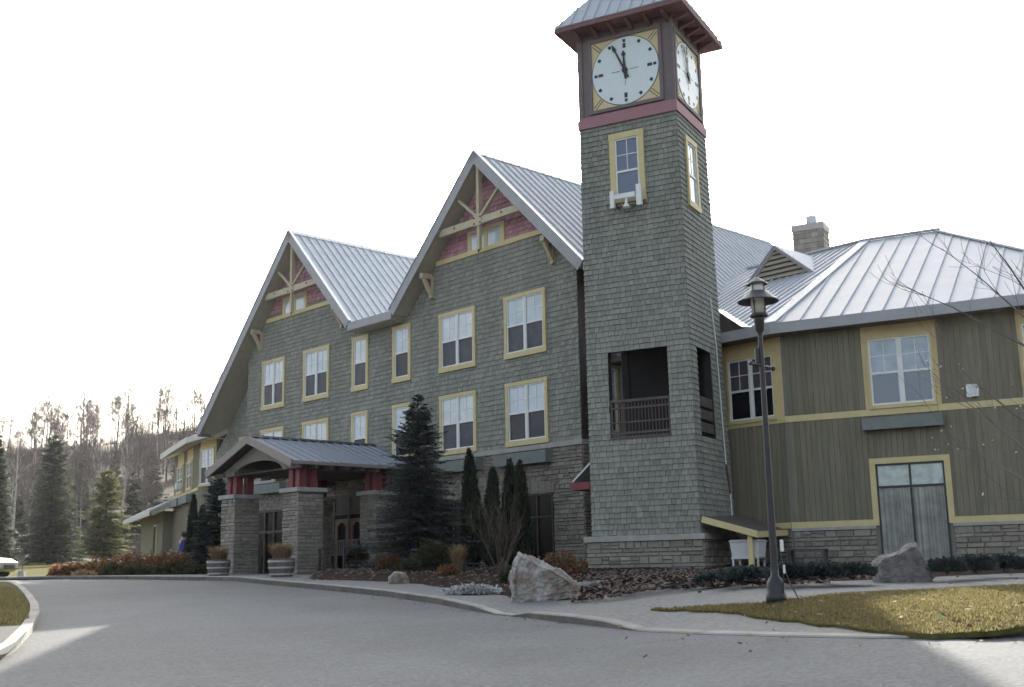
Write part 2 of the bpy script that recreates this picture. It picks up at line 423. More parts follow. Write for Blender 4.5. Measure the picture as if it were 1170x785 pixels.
# lawn patch at the right with blades
sheet('lawn', grass_poly, 0, 'lawn', hfun=lambda x, y: kheight(x, y)+.026, step=.5, side=.05)
tag(bpy.data.objects['lawn'], kind='structure')
def blades(poly, n, off, seed, hmin=.025, hmax=.075):
    of = off if callable(off) else (lambda x, y: off)
    mb = MB(); R = random.Random(seed)
    cx = [p[0] for p in poly]; cy = [p[1] for p in poly]; k = 0; tries = 0
    while k < n and tries < n*12:
        tries += 1
        x = R.uniform(min(cx), max(cx)); y = R.uniform(min(cy), max(cy))
        if not inpoly(x, y, poly): continue
        if noise.noise(V((x*.8, y*.8, 9))) < R.uniform(-.95, -.1): continue
        a = R.uniform(0, 2*PI); h = R.uniform(hmin, hmax); w = R.uniform(.006, .014); le = R.uniform(0, .05)
        z = gz(x, y)+of(x, y)
        u = V((math.cos(a)*w, math.sin(a)*w, 0)); t = V((-math.sin(a)*le, math.cos(a)*le, h)); c = V((x, y, z))
        mb.add([c-u, c+u, c+t], R.random()); k += 1
    return mb
tag(blades(grass_poly, 85000, lambda x, y: kheight(x, y)+.022, 3, .012, .048).build('grass', 'grass'), kind='stuff')
mb = MB(); lr = random.Random(14)
cx = [p[0] for p in gp0]; cy = [p[1] for p in gp0]
for _ in range(900):
    x, y = lr.uniform(min(cx)-1, max(cx)), lr.uniform(min(cy)-.6, max(cy))
    if not inpoly(x, y, gp0) and lr.random() < .8: continue
    z = gz(x, y)+kheight(x, y)+.05; a = lr.uniform(0, 6.28); l = lr.uniform(.02, .045)
    u = V((math.cos(a)*l, math.sin(a)*l, lr.uniform(-.01, .02))); t = V((-math.sin(a)*l*.7, math.cos(a)*l*.7, lr.uniform(-.01, .02))); c = V((x, y, z))
    mb.add([c-u, c-t, c+u, c+t], lr.random())
for _ in range(900):
    i = lr.randrange(len(fine)); x, y, h, n = fine[i]; q = lr.expovariate(4)
    x += -n.x*(.02+q) + lr.uniform(-.4, .4)*n.y; y += -n.y*(.02+q) - lr.uniform(-.4, .4)*n.x
    z = gz(x, y)+.008; a = lr.uniform(0, 6.28); l = lr.uniform(.008, .032)
    u = V((math.cos(a)*l, math.sin(a)*l, lr.uniform(-.003, .008))); t = V((-math.sin(a)*l*.7, math.cos(a)*l*.7, lr.uniform(-.003, .008))); c = V((x, y, z))
    mb.add([c-u, c-t, c+u, c+t], lr.random())
M['leaf'] = mat('fallen_leaf', (.17, .10, .05), .8, var=.5, hue=(.28, .20, .12, .6)); tag(mb.build('fallen_leaves', 'leaf'), kind='stuff')
# island at the left
isl_in = isl
sheet('island_lawn', isl, .10, 'lawn', step=1.5)
tag(bpy.data.objects['island_lawn'], kind='structure')
mbk = MB(); prev = None
for i in range(len(isl)-1):
    a0, b0 = V(isl[i]), V(isl[i+1]); n = max(1, int((b0-a0).length/.7))
    for k in range(n):
        p = a0 + (b0-a0)*(k/n)
        dA = (V(isl[min(i+1, len(isl)-1)])-V(isl[max(i-1, 0)])).normalized() if i else (b0-a0).normalized()
        dB = (V(isl[min(i+2, len(isl)-1)])-V(isl[i])).normalized()
        d = (dA*(1-k/n)+dB*(k/n)).normalized(); nn = V((d.y, -d.x)) * -1
        z = gz(p.x, p.y)
        q = p - nn*(-.17)
        sgn = 1
        ring = [V((p.x, p.y, z-.1)), V((p.x, p.y, z+.125)), V((p.x, p.y, z+.14)), V((p.x-d.y*-0, p.y, z+.14))]
        inn = V((d.y, -d.x))
        ring = [V((p.x, p.y, z-.1)), V((p.x, p.y, z+.105)), V((p.x+inn.x*.02, p.y+inn.y*.02, z+.12)), V((p.x+inn.x*.16, p.y+inn.y*.16, z+.12)), V((p.x+inn.x*.16, p.y+inn.y*.16, z-.1))]
        if prev:
            rr = rnd.random()
            for j in range(4): mbk.add([prev[j], ring[j], ring[j+1], prev[j+1]], rr)
        prev = ring
tag(mbk.build('island_kerb', 'kerb'), kind='structure')
gr = [G(a, b, .14) for a, b in ((-60, 716), (22, 713), (33, 715), (25, 730), (8, 744), (-60, 760))]
sheet('island_gravel', gr, .115, 'gravel', step=1.5)
igp = [G(a, b, .12) for a, b in ((-60, 669), (12, 671), (24, 678), (32, 690), (34, 706), (24, 712), (-60, 716))]
tag(blades(igp, 9000, .10, 5, .03, .09).build('island_grass', 'grass'), kind='stuff')
# far pavement in front of the left lawn
sheet('far_path', [(-60, 47.2), (-26, 47.4), (-14.8, 44.8), (-16.5, 47), (-24, 55), (-32, 62), (-60, 62)], .012, 'concrete', step=4)

# ------------------------------------------------------------------ wall cladding helpers
def minus(spans, a, b):
    out = []
    for s0, s1 in spans:
        if b <= s0 or a >= s1: out.append((s0, s1)); continue
        if a > s0: out.append((s0, a))
        if b < s1: out.append((b, s1))
    return out
def shingles(mb, T, z0, z1, expo, span, holes=(), wr=(.11, .21), seed=1):
    """T(s, d, z) -> local point, d = outwards; span(z) -> list of (s0, s1)"""
    R = random.Random(seed); z = z0
    while z < z1 - .02:
        zt = min(z + expo, z1); zm = (z+zt)/2
        sp = list(span(z, zt))
        for h in holes:
            if h[2] < zm < h[3]: sp = minus(sp, h[0], h[1])
        for a, b in sp:
            s = a - R.uniform(0, .1)
            while s < b:
                w = R.uniform(*wr); sa, sb = max(a, s), min(b, s+w-.009); s += w
                if sb - sa < .015: continue
                dz = R.uniform(-.007, .007); o = .029 + R.uniform(-.005, .006); rr = R.random()
                zb = z + dz; d1 = .007
                p = [T(sa, o, zb), T(sb, o, zb), T(sb, d1, zt-.002), T(sa, d1, zt-.002)]
                mb.add(p, rr)
                mb.add([T(sa, 0, zb), T(sb, 0, zb), p[1], p[0]], rr, 1)  # underside takes the painted shadow colour
                mb.add([T(sa, 0, zb), p[0], p[3]], rr, 1); mb.add([T(sb, 0, zb), p[2], p[1]], rr, 1)
        z = zt
def stones(mb, T, z0, z1, s0, s1, holes=(), seed=1, hr=(.09, .2), wr=(.18, .6)):
    R = random.Random(seed); z = z0
    while z < z1 - .03:
        h = R.uniform(*hr)
        if z1 - (z+h) < .06: h = z1 - z
        zt = z+h; zm = (z+zt)/2
        sp = [(s0, s1)]
        for hh in holes:
            if hh[2] < zm < hh[3]: sp = minus(sp, hh[0], hh[1])
        for a, b in sp:
            s = a
            while s < b:
                w = R.uniform(*wr) * (1.3 if h < .13 else .8); sa, sb = s, min(b, s+w)
                if b - sb < .1: sb = b
                s = sb
                subs = [(z, zt)]
                if h > .15 and R.random() < .35: k = z+h*R.uniform(.4, .6); subs = [(z, k), (k, zt)]
                for za, zb in subs:
                    o = R.uniform(.022, .05); i = .016; rr = R.random(); g = .005
                    q = [(sa+g, za+g), (sb-g, za+g), (sb-g, zb-g), (sa+g, zb-g)]
                    f = [(sa+g+i, za+g+i), (sb-g-i, za+g+i), (sb-g-i, zb-g-i), (sa+g+i, zb-g-i)]
                    jit = [o+R.uniform(-.008, .008) for _ in range(4)]
                    B = [T(x, .0, y) for x, y in q]; Fp = [T(x, jit[k], y) for k, (x, y) in enumerate(f)]
                    mb.add(Fp, rr)
                    for k in range(4): mb.add([B[k], B[(k+1) % 4], Fp[(k+1) % 4], Fp[k]], rr)
        z = zt
def boards(mb, T, s0, s1, z0, z1, holes=(), bw=.15, seed=1):
    R = random.Random(seed); s = s0
    while s < s1-.01:
        e = min(s+bw, s1); sp = [(z0, z1)]
        for h in holes:
            if h[0] < (s+e)/2 < h[1]: sp = minus(sp, h[2], h[3])
        rr = R.random()
        for a, b in sp:
            o = .02+R.uniform(0, .004)
            mb.box(s+.0045, e-.0045, -.001, o, a, b, lambda x, d, z: T(x, d, z), rr)
        s = e
def window(parent, T, s0, s1, z0, z1, dz, kind='double', casing=.12, sill=.17, upper='blind', lower='screen', mm='yellow', grid=True, name='window', clabel=None, cut=.5):
    """casing, white sashes with bars, panes; T(s, d, z)"""
    mb = MB(); c = casing; P = .075
    mb.box(s0, s0+c, -.02, P, z0+sill, z1-c, T); mb.box(s1-c, s1, -.02, P, z0+sill, z1-c, T)
    mb.box(s0-.015, s1+.015, -.02, P+.006, z1-c, z1, T); mb.box(s0-.02, s1+.02, -.02, P+.012, z0, z0+sill, T)
    w = mb.build(name, mm, parent, dz=dz, label=clabel)
    a, b, za, zb = s0+c, s1-c, z0+sill, z1-c
    zc = za + (zb-za)*cut
    parts = [(a, b)] if kind == 'single' else [(a, (a+b)/2-.025), ((a+b)/2+.025, b)]
    mb = MB(); t = .045
    up = MB(); lo = MB()
    if kind != 'single': mb.box((a+b)/2-.025, (a+b)/2+.025, -.01, .062, za, zb, T)
    for (x0, x1) in parts:
        mb.box(x0, x0+t, -.01, .05, za, zb, T); mb.box(x1-t, x1, -.01, .05, za, zb, T)
        mb.box(x0+t, x1-t, -.01, .05, zb-t, zb, T); mb.box(x0+t, x1-t, -.01, .05, za, za+t, T)
        mb.box(x0+t, x1-t, -.01, .045, zc-.03, zc+.03, T)
        if grid:
            xm = (x0+x1)/2; zm = (zc+zb)/2
            mb.box(xm-.011, xm+.011, .016, .03, zc+.03, zb-t, T); mb.box(x0+t, x1-t, .017, .0295, zm-.011, zm+.011, T)
        up.box(x0+t*.6, x1-t*.6, -.005, .018, zc+.01, zb-.02, T); lo.box(x0+t*.6, x1-t*.6, -.005, .012, za+.02, zc-.01, T)
    mb.build('sash', 'white', w, dz=dz); up.build('pane', upper, w, dz=dz); lo.build('insect_screen' if lower.startswith('screen') else 'pane', lower, w, dz=dz)
    return w
def flower_box(parent, T, s0, s1, z0, z1, dz, depth=.34):
    mb = MB(); th = .03
    mb.box(s0, s1, depth-th, depth, z0, z1, T); mb.box(s0, s1, .0, th, z0, z1, T)
    mb.box(s0, s0+th, th, depth-th, z0, z1, T); mb.box(s1-th, s1, th, depth-th, z0, z1, T); mb.box(s0+th, s1-th, th, depth-th, z0, z0+th, T)
    b = mb.build('flower_box', 'box', parent, dz=dz)
    mb = MB(); mb.box(s0+th, s1-th, th, depth-th, z1-.09, z1-.07, T); mb.build('soil', 'mulch', b, dz=dz)
def roof_slab(parent, poly, down, dz, m='roof', th=.05, seam=.42, phase=.0, under=.2, undermat='soffit', soff=True, name='roof', rib=(.03, .045)):
    """poly: planar convex polygon of 3D points; down: downhill direction"""
    poly = [V(p) for p in poly]; n = (poly[1]-poly[0]).cross(poly[2]-poly[0]).normalized()
    if n.z < 0: n = -n
    down = V(down); down = (down - n*down.dot(n)).normalized(); side = n.cross(down).normalized()
    mb = MB(); mb.hull8([p - n*th for p in poly], poly, .5)
    o = poly[0]; L = [((p-o).dot(side), (p-o).dot(down)) for p in poly]
    a = min(l[0] for l in L); b = max(l[0] for l in L); k = a + phase
    while k < b:
        hits = []
        for i in range(len(L)):
            (x0, y0), (x1, y1) = L[i], L[(i+1) % len(L)]
            if (x0 - k)*(x1 - k) < 0: hits.append(y0 + (y1-y0)*(k-x0)/(x1-x0))
        if len(hits) >= 2 and max(hits)-min(hits) > .1:
            p0 = o + side*k + down*(min(hits)+.01); p1 = o + side*k + down*(max(hits)-.01)
            rr = rnd.random()
            s2 = side*(rib[0]/2)
            mb.hull8([p0-s2-n*.01, p0+s2-n*.01, p0+s2*.6+n*rib[1], p0-s2*.6+n*rib[1]], [p1-s2-n*.01, p1+s2-n*.01, p1+s2*.6+n*rib[1], p1-s2*.6+n*rib[1]], rr)
        k += seam
    r = mb.build(name, m, parent, dz=dz)
    if soff:
        c = sum(poly, V())/len(poly)
        mb = MB(); sh = [c + (p-c)*.997 for p in poly]
        mb.hull8([p - n*(th+.004+under) for p in sh], [p - n*(th+.004) for p in sh])
        mb.build('soffit', undermat, r, dz=dz)
    return r

# ------------------------------------------------------------------ frames of the buildings
YM, YW = math.radians(-46.66), math.radians(-28.24)
B0 = V((1.11, 36.05, 0)); A0 = V((4.74, 30.0, 0))
dX = V((math.cos(YM), math.sin(YM), 0)); dY = V((-dX.y, dX.x, 0))
dT = V((math.cos(YW), math.sin(YW), 0)); dU = V((-dT.y, dT.x, 0))
def m2w(s, t, z=0): return B0 + dX*s + dY*t + V((0, 0, z))
def t2w(s, u, z=0): return A0 + dT*s + dU*u + V((0, 0, z))
def w2t(p): p = V((p.x, p.y, 0)) - A0; return p.dot(dT), p.dot(dU)
def w2m(p): p = V((p.x, p.y, 0)) - B0; return p.dot(dX), p.dot(dY)
ZB = 1.40
Tm = lambda s, d, z: (s, -d, z)               # main front face
def front(t0): return lambda s, d, z: (s, t0-d, z)
def right(x0): return lambda s, d, z: (x0+d, s, z)
def left(x0): return lambda s, d, z: (x0-d, s, z)

exec_parts = []
# ================================================================== MAIN BUILDING
DZ = -ZB
lodge = thing('lodge_building', 'green shingled three-storey lodge with two steep rose-topped gables and a grey metal roof', 'building', (B0.x, B0.y, ZB), YM)
RC, LC = -2.62, -14.2
RA, LA, LS = 15.65, 15.5, 1.05
mb = MB()
def poly_prism(mb, pts, y0, y1): mb.hull8([(x, y0, z) for x, z in pts], [(x, y1, z) for x, z in pts])
poly_prism(mb, [(-18.29, 1.3), (1.40, 1.3), (1.40, 10.85), (-18.29, 10.85)], 0, .3)
poly_prism(mb, [(-7.0, 10.85), (1.40, 10.85), (1.40, 11.28), (RC, 15.3), ], 0, .3)
poly_prism(mb, [(-18.29, 10.85), (-10.0, 10.85), (LC, 15.15)], 0, .3)
poly_prism(mb, [(-21.9, 1.3), (-18.29, 1.3), (-18.29, 10.8), (-21.9, 7.05)], .6, .9)
mb.box(1.10, 1.40, .3, 16.0, 1.3, 11.2)
mb.box(-18.5, -18.29, .3, .6, 1.3, 10.7)
mb.box(-21.6, 1.1, 8.0, 16.0, 1.3, 7.0)
poly_prism(mb, [(-7.0, 10.85), (1.40, 10.85), (1.40, 11.28), (RC, 15.3)], 15.7, 16.0)
mb.box(-21.6, 1.4, 15.7, 16.0, 7.0, 10.85)
mb.build('wall', 'mortar', lodge, dz=DZ)
# windows: (s0, s1, z0, z1, kind)
wins3 = [(-1.92, .02), (-5.29, -3.38), (-7.98, -6.92), (-10.54, -9.50), (-13.91, -12.09), (-17.07, -15.31)]
holes = [(-1.1, -1.0, 0, 0)]
wl = []
for i, (a, b) in enumerate(wins3):
    k = 'single' if i in (2, 3) else 'double'
    wl.append((a, b, 8.38, 10.48, k, i)); wl.append((a, b, 5.49, 7.57, k, i))
for a, b, z0, z1, k, i in wl: holes.append((a+.04, b-.04, z0+.05, z1-.05))
gw = [(-3.70, -1.83), (-15.55, -13.75)]
ledge = 5.40
def span_low(za, zb):
    m = (za+zb)/2
    if zb <= 10.86: return [(-18.29, 1.40)]
    out = []
    r = 15.28 - zb; l = (15.12 - zb)/LS
    if r > 0: out.append((max(-7.0, RC-r), min(1.40, RC+r)))
    if l > 0: out.append((max(-18.29, LC-l), min(-10.0, LC+l)))
    return out
def span_gr(za, zb): return [x for x in span_low(za, zb) if zb <= (12.28 if x[0] > -9 else 12.12)]
mb = MB(); shingles(mb, Tm, ledge+.06, 12.29, .166, span_gr, holes + [(gw[0][0]+.03, gw[0][1]-.03, 12.2, 13.2)], seed=4)
# recessed wall and the strip of wall beside the tower
shingles(mb, front(.6), ledge+.06, 10.6, .166, lambda a, b: [(-21.98 if b < 7.0 else max(-21.98, LC-(15.1-b)/LS), -18.29)], [(-19.85, -18.7, 5.5, 7.6)], seed=5)
mb.build('shingle_cladding', ['shingle', 'butt'], lodge, dz=DZ)
mb = MB(); shingles(mb, Tm, 12.44, 15.2, .166, span_low, [(gw[0][0]+.03, gw[0][1]-.03, 12.4, 13.12), (gw[1][0]+.03, gw[1][1]-.03, 12.3, 12.98)], seed=7)
mb.build('gable_shingles', ['pink', 'butt_rose'], lodge, dz=DZ)
mb = MB(); boards(mb, right(1.40), -.0, 1.72, ledge+.06, 11.1, [(.88, 1.72, 5.6, 7.85)], seed=6); mb.build('side_boards', 'darkwood', lodge, dz=DZ)
# ground floor stone
gh = [(-1.95, .13, 1.3, 3.93), (-5.3, -3.3, 1.3, 3.93), (-13.4, -7.6, 1.3, 4.5), (-17.3, -14.5, 1.3, 4.2)]
mb = MB(); stones(mb, Tm, 1.35, ledge-.09, -18.29, 1.42, gh, seed=8, hr=(.085, .17), wr=(.18, .5))
stones(mb, right(1.40), 1.35, ledge-.09, 0, 1.74, seed=9)
mb.build('stone_facing', 'stone', lodge, dz=DZ)
mb = MB(); mb.box(-18.3, 1.47, -.075, .01, ledge-.09, ledge+.06); mb.box(1.40, 1.47, .012, 1.74, ledge-.09, ledge+.06)
mb.build('stone_ledge', 'cap', lodge, dz=DZ)
for a, b, z0, z1 in gh[:2]:
    # soldier course arch over the opening
    mb = MB(); n = int((b-a+.3)/.1)
    for k in range(n):
        x0 = a-.15+k*.1; xm = (x0+.05-(a+b)/2)/((b-a)/2); top = .34+.06*(1-xm*xm)
        mb.box(x0+.004, x0+.094, -.06+rnd.uniform(-.006, .006), .01, z1, z1+top)
    mb.build('stone_lintel', 'stone', lodge, dz=DZ)
    mb = MB(); mb.box(a, b, -.002, .02, 1.35, z1); o = mb.build('window', 'glass', lodge, dz=DZ)
    mb = MB()
    for k in range(4): x = a+.03+(b-a-.06)*k/3; mb.box(x-.03, x+.03, -.05, -.003, 1.35, z1)
    for z in (1.45, 3.2, z1-.04): mb.box(a+.03, b-.03, -.045, -.004, z-.03, z+.03)
    mb.build('window_frame', 'darkwood', o, dz=DZ)
# gable bands
for a, b, z in ((-5.45, .20, 12.28), (-16.85, -11.55, 12.12)):
    mb = MB(); mb.box(a, b, -.06, .02, z, z+.17); mb.build('gable_band', 'yellow', lodge, dz=DZ)
for j_, c_ in enumerate(((.40, .46, .52), (.52, .56, .59), (.44, .50, .58))): M['blind%d' % j_] = mat('blind_behind_glass_%s' % 'abc'[j_], c_, .10, namt=.22, nscale=.8+.4*j_, coat=1.0, spec=.6)
for j_, c_ in enumerate(((.045, .045, .055), (.075, .072, .082), (.055, .06, .075))): M['screen%d' % j_] = mat('insect_screen_%s' % 'abc'[j_], c_, .5, namt=.3, nscale=.9+.5*j_)
WR = random.Random(3)
for a, b, z0, z1, k, i in wl: window(lodge, Tm, a, b, z0, z1, DZ, k, upper='blind%d' % WR.randrange(3), lower='screen%d' % WR.randrange(3))
for (a, b), z in zip(gw, (12.30, 12.14)):
    mb = MB(); mb.box(a, b, -.07, .0, z, z+.14); mb.box(a, b, -.07, .0, z+.72, z+.84)
    for x in (a, (a+b)/2-.09, b-.18): mb.box(x, x+.18, -.068, .0, z+.14, z+.72)
    w = mb.build('gable_window', 'yellow', lodge, dz=DZ)
    mb = MB()
    for x in (a+.18, (a+b)/2+.09): mb.box(x, x+(b-a)/2-.27, -.05, .0, z+.14, z+.72)
    mb.build('pane', 'blind', w, dz=DZ)
window(lodge, front(.6), -19.85, -18.7, 5.49, 7.57, DZ, 'single')
for a, b in ((-2.25, .15), (-5.62, -3.1), (-13.95, -11.7), (-17.1, -15.1)): flower_box(lodge, Tm, a, b, 4.86, 5.24, DZ)
# roofs
OV = -.65
def rz(s): return RA - abs(s-RC)
def lz(s): return LA - LS*abs(s-LC)
roof_slab(lodge, [(RC, OV, RA), (2.3, OV, rz(2.3)), (2.3, 16.6, rz(2.3)), (RC, 16.6, RA)], (1, 0, -1), DZ, seam=.40)
roof_slab(lodge, [(RC, OV, RA), (-7.35, OV, rz(-7.35)), (-7.35, 16.6, rz(-7.35)), (RC, 16.6, RA)], (-1, 0, -1), DZ, seam=.40)
roof_slab(lodge, [(LC, OV, LA), (-9.86, OV, lz(-9.86)), (-9.86, 15.5, lz(-9.86)), (LC, 15.5, LA)], (1, 0, -LS), DZ, seam=.40)
roof_slab(lodge, [(LC, OV, LA), (-21.4, OV, lz(-21.4)), (-21.4, 15.5, lz(-21.4)), (LC, 15.5, LA)], (-1, 0, -LS), DZ, seam=.40)
roof_slab(lodge, [(-9.95, OV+.02, 10.88), (-7.25, OV+.02, 10.88), (-7.25, 9, 11.12), (-9.95, 9, 11.12)], (0, -1, -.03), DZ, seam=.6)
# valley flashings, barge boards, ridge caps
mb = MB(); mb.beam((-9.84, OV, 10.95), (-9.84, 9, 11.12), .12, .05); mb.beam((-7.37, OV, 10.95), (-7.37, 9, 11.12), .12, .05)
mb.build('valley_flashing', 'gal', lodge, dz=DZ)
def barge(p, q, w=.31, th=.05, name='barge_board', m='fascia', y=OV):
    p, q = V(p), V(q); d = (q-p).normalized(); n = V((-d.z, 0, d.x))
    if n.z < 0: n = -n
    mb = MB()
    mb.hull8([p+n*.03+V((0, -th, 0)), p+n*.03+V((0, .0, 0)), p-n*w+V((0, .0, 0)), p-n*w+V((0, -th, 0))], [q+n*.03+V((0, -th, 0)), q+n*.03+V((0, .0, 0)), q-n*w+V((0, .0, 0)), q-n*w+V((0, -th, 0))])
    b = mb.build(name, m, lodge, dz=DZ)
    mb = MB(); mb.beam(p+n*.045+V((0, -.01, 0)), q+n*.045+V((0, -.01, 0)), .14, .025, up=n); mb.build('drip_edge', 'gal', b, dz=DZ)
barge((RC, OV-.003, RA), (2.3, OV-.003, rz(2.3))); barge((RC, OV-.003, RA), (-7.35, OV-.003, rz(-7.35)))
barge((LC, OV-.003, LA), (-9.86, OV-.003, lz(-9.86))); barge((LC, OV-.003, LA), (-21.4, OV-.003, lz(-21.4)))
for bb in ((-9.95, -7.25, OV-.045, OV+.02, 10.60, 10.90), (2.27, 2.34, OV, 16.6, rz(2.3)-.24, rz(2.3)+.01), (-21.46, -21.39, OV, 15.5, lz(-21.4)-.26, lz(-21.4)+.01)):
    mb = MB(); mb.box(*bb); mb.build('eave_fascia', 'fascia', lodge, dz=DZ)
mb = MB(); mb.box(-9.9, -7.3, OV+.02, .0, 10.58, 10.62); mb.build('eave_soffit', 'soffit', lodge, dz=DZ)
mb = MB()
for c, a, yb, sl in ((RC, RA, 16.62, 1), (LC, LA, 15.5, LS)):
    mb.hull8([(c-.16, OV-.05, a-.16*sl+.05), (c, OV-.05, a+.075), (c+.16, OV-.05, a-.16*sl+.05), (c, OV-.05, a+.03)], [(c-.16, yb, a-.16*sl+.05), (c, yb, a+.075), (c+.16, yb, a-.16*sl+.05), (c, yb, a+.03)])
mb.build('ridge_cap', 'gal', lodge, dz=DZ)
# gable trusses
for c, a, sl in ((RC, RA, 1.0), (LC, LA, LS)):
    zb = a - 2.42; hw = (a - .38 - zb)/sl; y = OV+.18
    mb = MB(); mb.box(c-hw, c+hw, y-.07, y+.07, zb-.14, zb+.11)
    t = mb.build('gable_truss', 'cream', lodge, dz=DZ)
    mb = MB(); mb.box(c-.065, c+.065, y-.075, y+.075, zb+.11, a-.36); mb.box(c-.06, c+.06, y-.065, y+.065, zb-1.0, zb-.14)
    mb.build('king_post', 'cream', t, dz=DZ)
    for sg in (-1, 1):
        mb = MB(); mb.beam((c+sg*.08, y, zb+.15), (c+sg*1.05, y, a-.42-1.05*sl+.02), .085, .10, up=V((0, 1, 0))); mb.build('brace', 'cream', t, dz=DZ)
    mb = MB(); mb.box(c-.2, c+.2, y-.095, y-.078, zb-.18, zb+.2); mb.build('truss_plate', 'cream', t, dz=DZ)
    mb = MB()
    for dx, dz2 in ((-.15, .1), (.15, .1), (-.15, -.1), (.15, -.1), (-1.2, 0), (1.2, 0)): mb.tube([(c+dx, y-.125, zb+dz2), (c+dx, y-.08, zb+dz2)], .028, 8)
    mb.tube([(c-.05, y, zb-1.0), (c-.05, y, zb-1.08)], .03, 6); mb.build('bolt', 'black', t, dz=DZ)
    zk = a - 3.75
    for sg in (-1, 1):
        x = c + sg*3.05 if c == RC else c + sg*3.0
        mb = MB(); mb.box(x-.075, x+.075, -.14, -.0, zk-.75, zk+.05); mb.box(x-.088, x+.088, OV+.1, -.14, zk-.07, zk+.11)
        k = mb.build('bracket', 'cream', lodge, dz=DZ)
        mb = MB(); mb.beam((x, -.1, zk-.62), (x, OV+.2, zk-.05), .13, .12); mb.build('knee_brace', 'cream', k, dz=DZ)
        mb = MB(); mb.hull8([(x-.03, -.1, zk-.45), (x-.03, OV+.25, zk-.07), (x-.03, -.1, zk-.07)], [(x+.03, -.1, zk-.45), (x+.03, OV+.25, zk-.07), (x+.03, -.1, zk-.07)]); mb.build('bracket_panel', 'maroon', k, dz=DZ)
# entrance doors under the portico and glazing beside them
mb = MB(); mb.box(-13.4, -7.6, -.004, .02, 1.35, 4.5); scr = mb.build('entrance_screen', 'glass', lodge, dz=DZ)
mb = MB()
for x in (-13.35, -12.5, -11.6, -10.62, -9.66, -8.7, -7.65): mb.box(x-.06, x+.06, -.09, -.005, 1.35, 4.5)
for z in (1.42, 3.80, 4.45): mb.box(-13.3, -7.7, -.085, -.006, z-.05, z+.05)
mb.box(-11.6, -7.7, -.05, -.006, 3.85, 4.4)
mb.build('door_frame', 'darkwood', scr, dz=DZ)
for x0 in (-11.53, -10.55, -9.59):
    mb = MB(); x1 = x0+.84
    mb.box(x0, x0+.15, -.07, -.01, 1.42, 3.6); mb.box(x1-.15, x1, -.07, -.01, 1.42, 3.6); mb.box(x0+.15, x1-.15, -.07, -.01, 1.42, 1.75)
    for k in range(6):
        xa = x0+.15+(x1-x0-.3)*k/6; xb = x0+.15+(x1-x0-.3)*(k+1)/6; h = .12+.16*abs((k+.5)/3-1)**1.5
        mb.box(xa, xb, -.07, -.01, 3.6-h, 3.6)
    d = mb.build('door', 'door', lodge, dz=DZ)
    mb = MB(); mb.tube([(x1-.075, -.12, 2.3), (x1-.075, -.12, 2.6)], .02, 8); mb.build('handle', 'gal', d, dz=DZ)
mb = MB(); mb.box(-17.3, -14.5, -.004, .02, 1.35, 4.2); scr = mb.build('lobby_window', 'glass', lodge, dz=DZ)
mb = MB()
for k in range(5): x = -17.3+2.8*k/4; mb.box(x-.05, x+.05, -.07, -.005, 1.35, 4.2)
for z in (1.45, 3.3, 4.15): mb.box(-17.25, -14.55, -.065, -.006, z-.05, z+.05)
mb.build('window_frame', 'darkwood', scr, dz=DZ)

# ================================================================== PORTICO
port = thing('entrance_portico', 'gabled entrance porch on stone piers with red posts and a grey metal roof', 'porch', tuple(m2w(-9.14, -4.85, ZB)), YM)
PD = (9.14, 4.85)          # local shift: portico frame has its base at the front
def PT(s, t, z): return (s+PD[0], t+PD[1], z)
pc, pz, psl = -9.14, 6.20, .365
for (s0, y0, y1) in ((-7.58, -4.85, -3.88), (-11.58, -4.85, -3.88), (-7.58, -1.75, -.78), (-11.58, -1.75, -.78)):
    s1 = s0+.88
    mb = MB(); mb.box(s0+.02, s1-.02, y0+.02, y1-.02, 1.3, 4.22, PT); col = mb.build('column', 'mortar', port, dz=DZ)
    mb = MB()
    stones(mb, lambda s, d, z: PT(s, y0-d+.02, z), 1.32, 4.22, s0-.02, s1+.02, seed=int(s0*10)+3, hr=(.09, .16), wr=(.18, .42))
    stones(mb, lambda s, d, z: PT(s1+d-.02, s, z), 1.32, 4.22, y0-.02, y1+.02, seed=int(s0*10)+7, hr=(.09, .16), wr=(.18, .42))
    stones(mb, lambda s, d, z: PT(s0-d+.02, s, z), 1.32, 4.22, y0-.02, y1+.02, seed=int(s0*10)+9, hr=(.09, .16), wr=(.18, .42))
    stones(mb, lambda s, d, z: PT(s, y1+d-.02, z), 1.32, 4.22, s0-.02, s1+.02, seed=int(s0*10)+5, hr=(.09, .16), wr=(.18, .42))
    mb.build('stone_facing', 'stone', col, dz=DZ)
    mb = MB(); mb.box(s0-.1, s1+.1, y0-.1, y1+.1, 4.22, 4.36, PT); mb.build('column_cap', 'cap', col, dz=DZ)
    mb = MB(); mb.box(s0-.12, s1+.12, y0-.12, y1+.12, 1.25, 1.36, PT); mb.build('column_base', 'cap', col, dz=DZ)
    for k, (xa, ya) in enumerate(((s0+.12, y0+.12), (s1-.36, y0+.12), (s1-.36, y1-.42))):
        mb = MB(); mb.box(xa, xa+.24, ya, ya+.26, 4.36, 5.0, PT); mb.build('post', 'red', col, dz=DZ)
for s in (-7.45, -11.1):
    mb = MB(); mb.box(s+.12, s+.5, -4.95, -.1, 4.99, 5.26, PT); mb.build('beam', 'plum', port, dz=DZ)
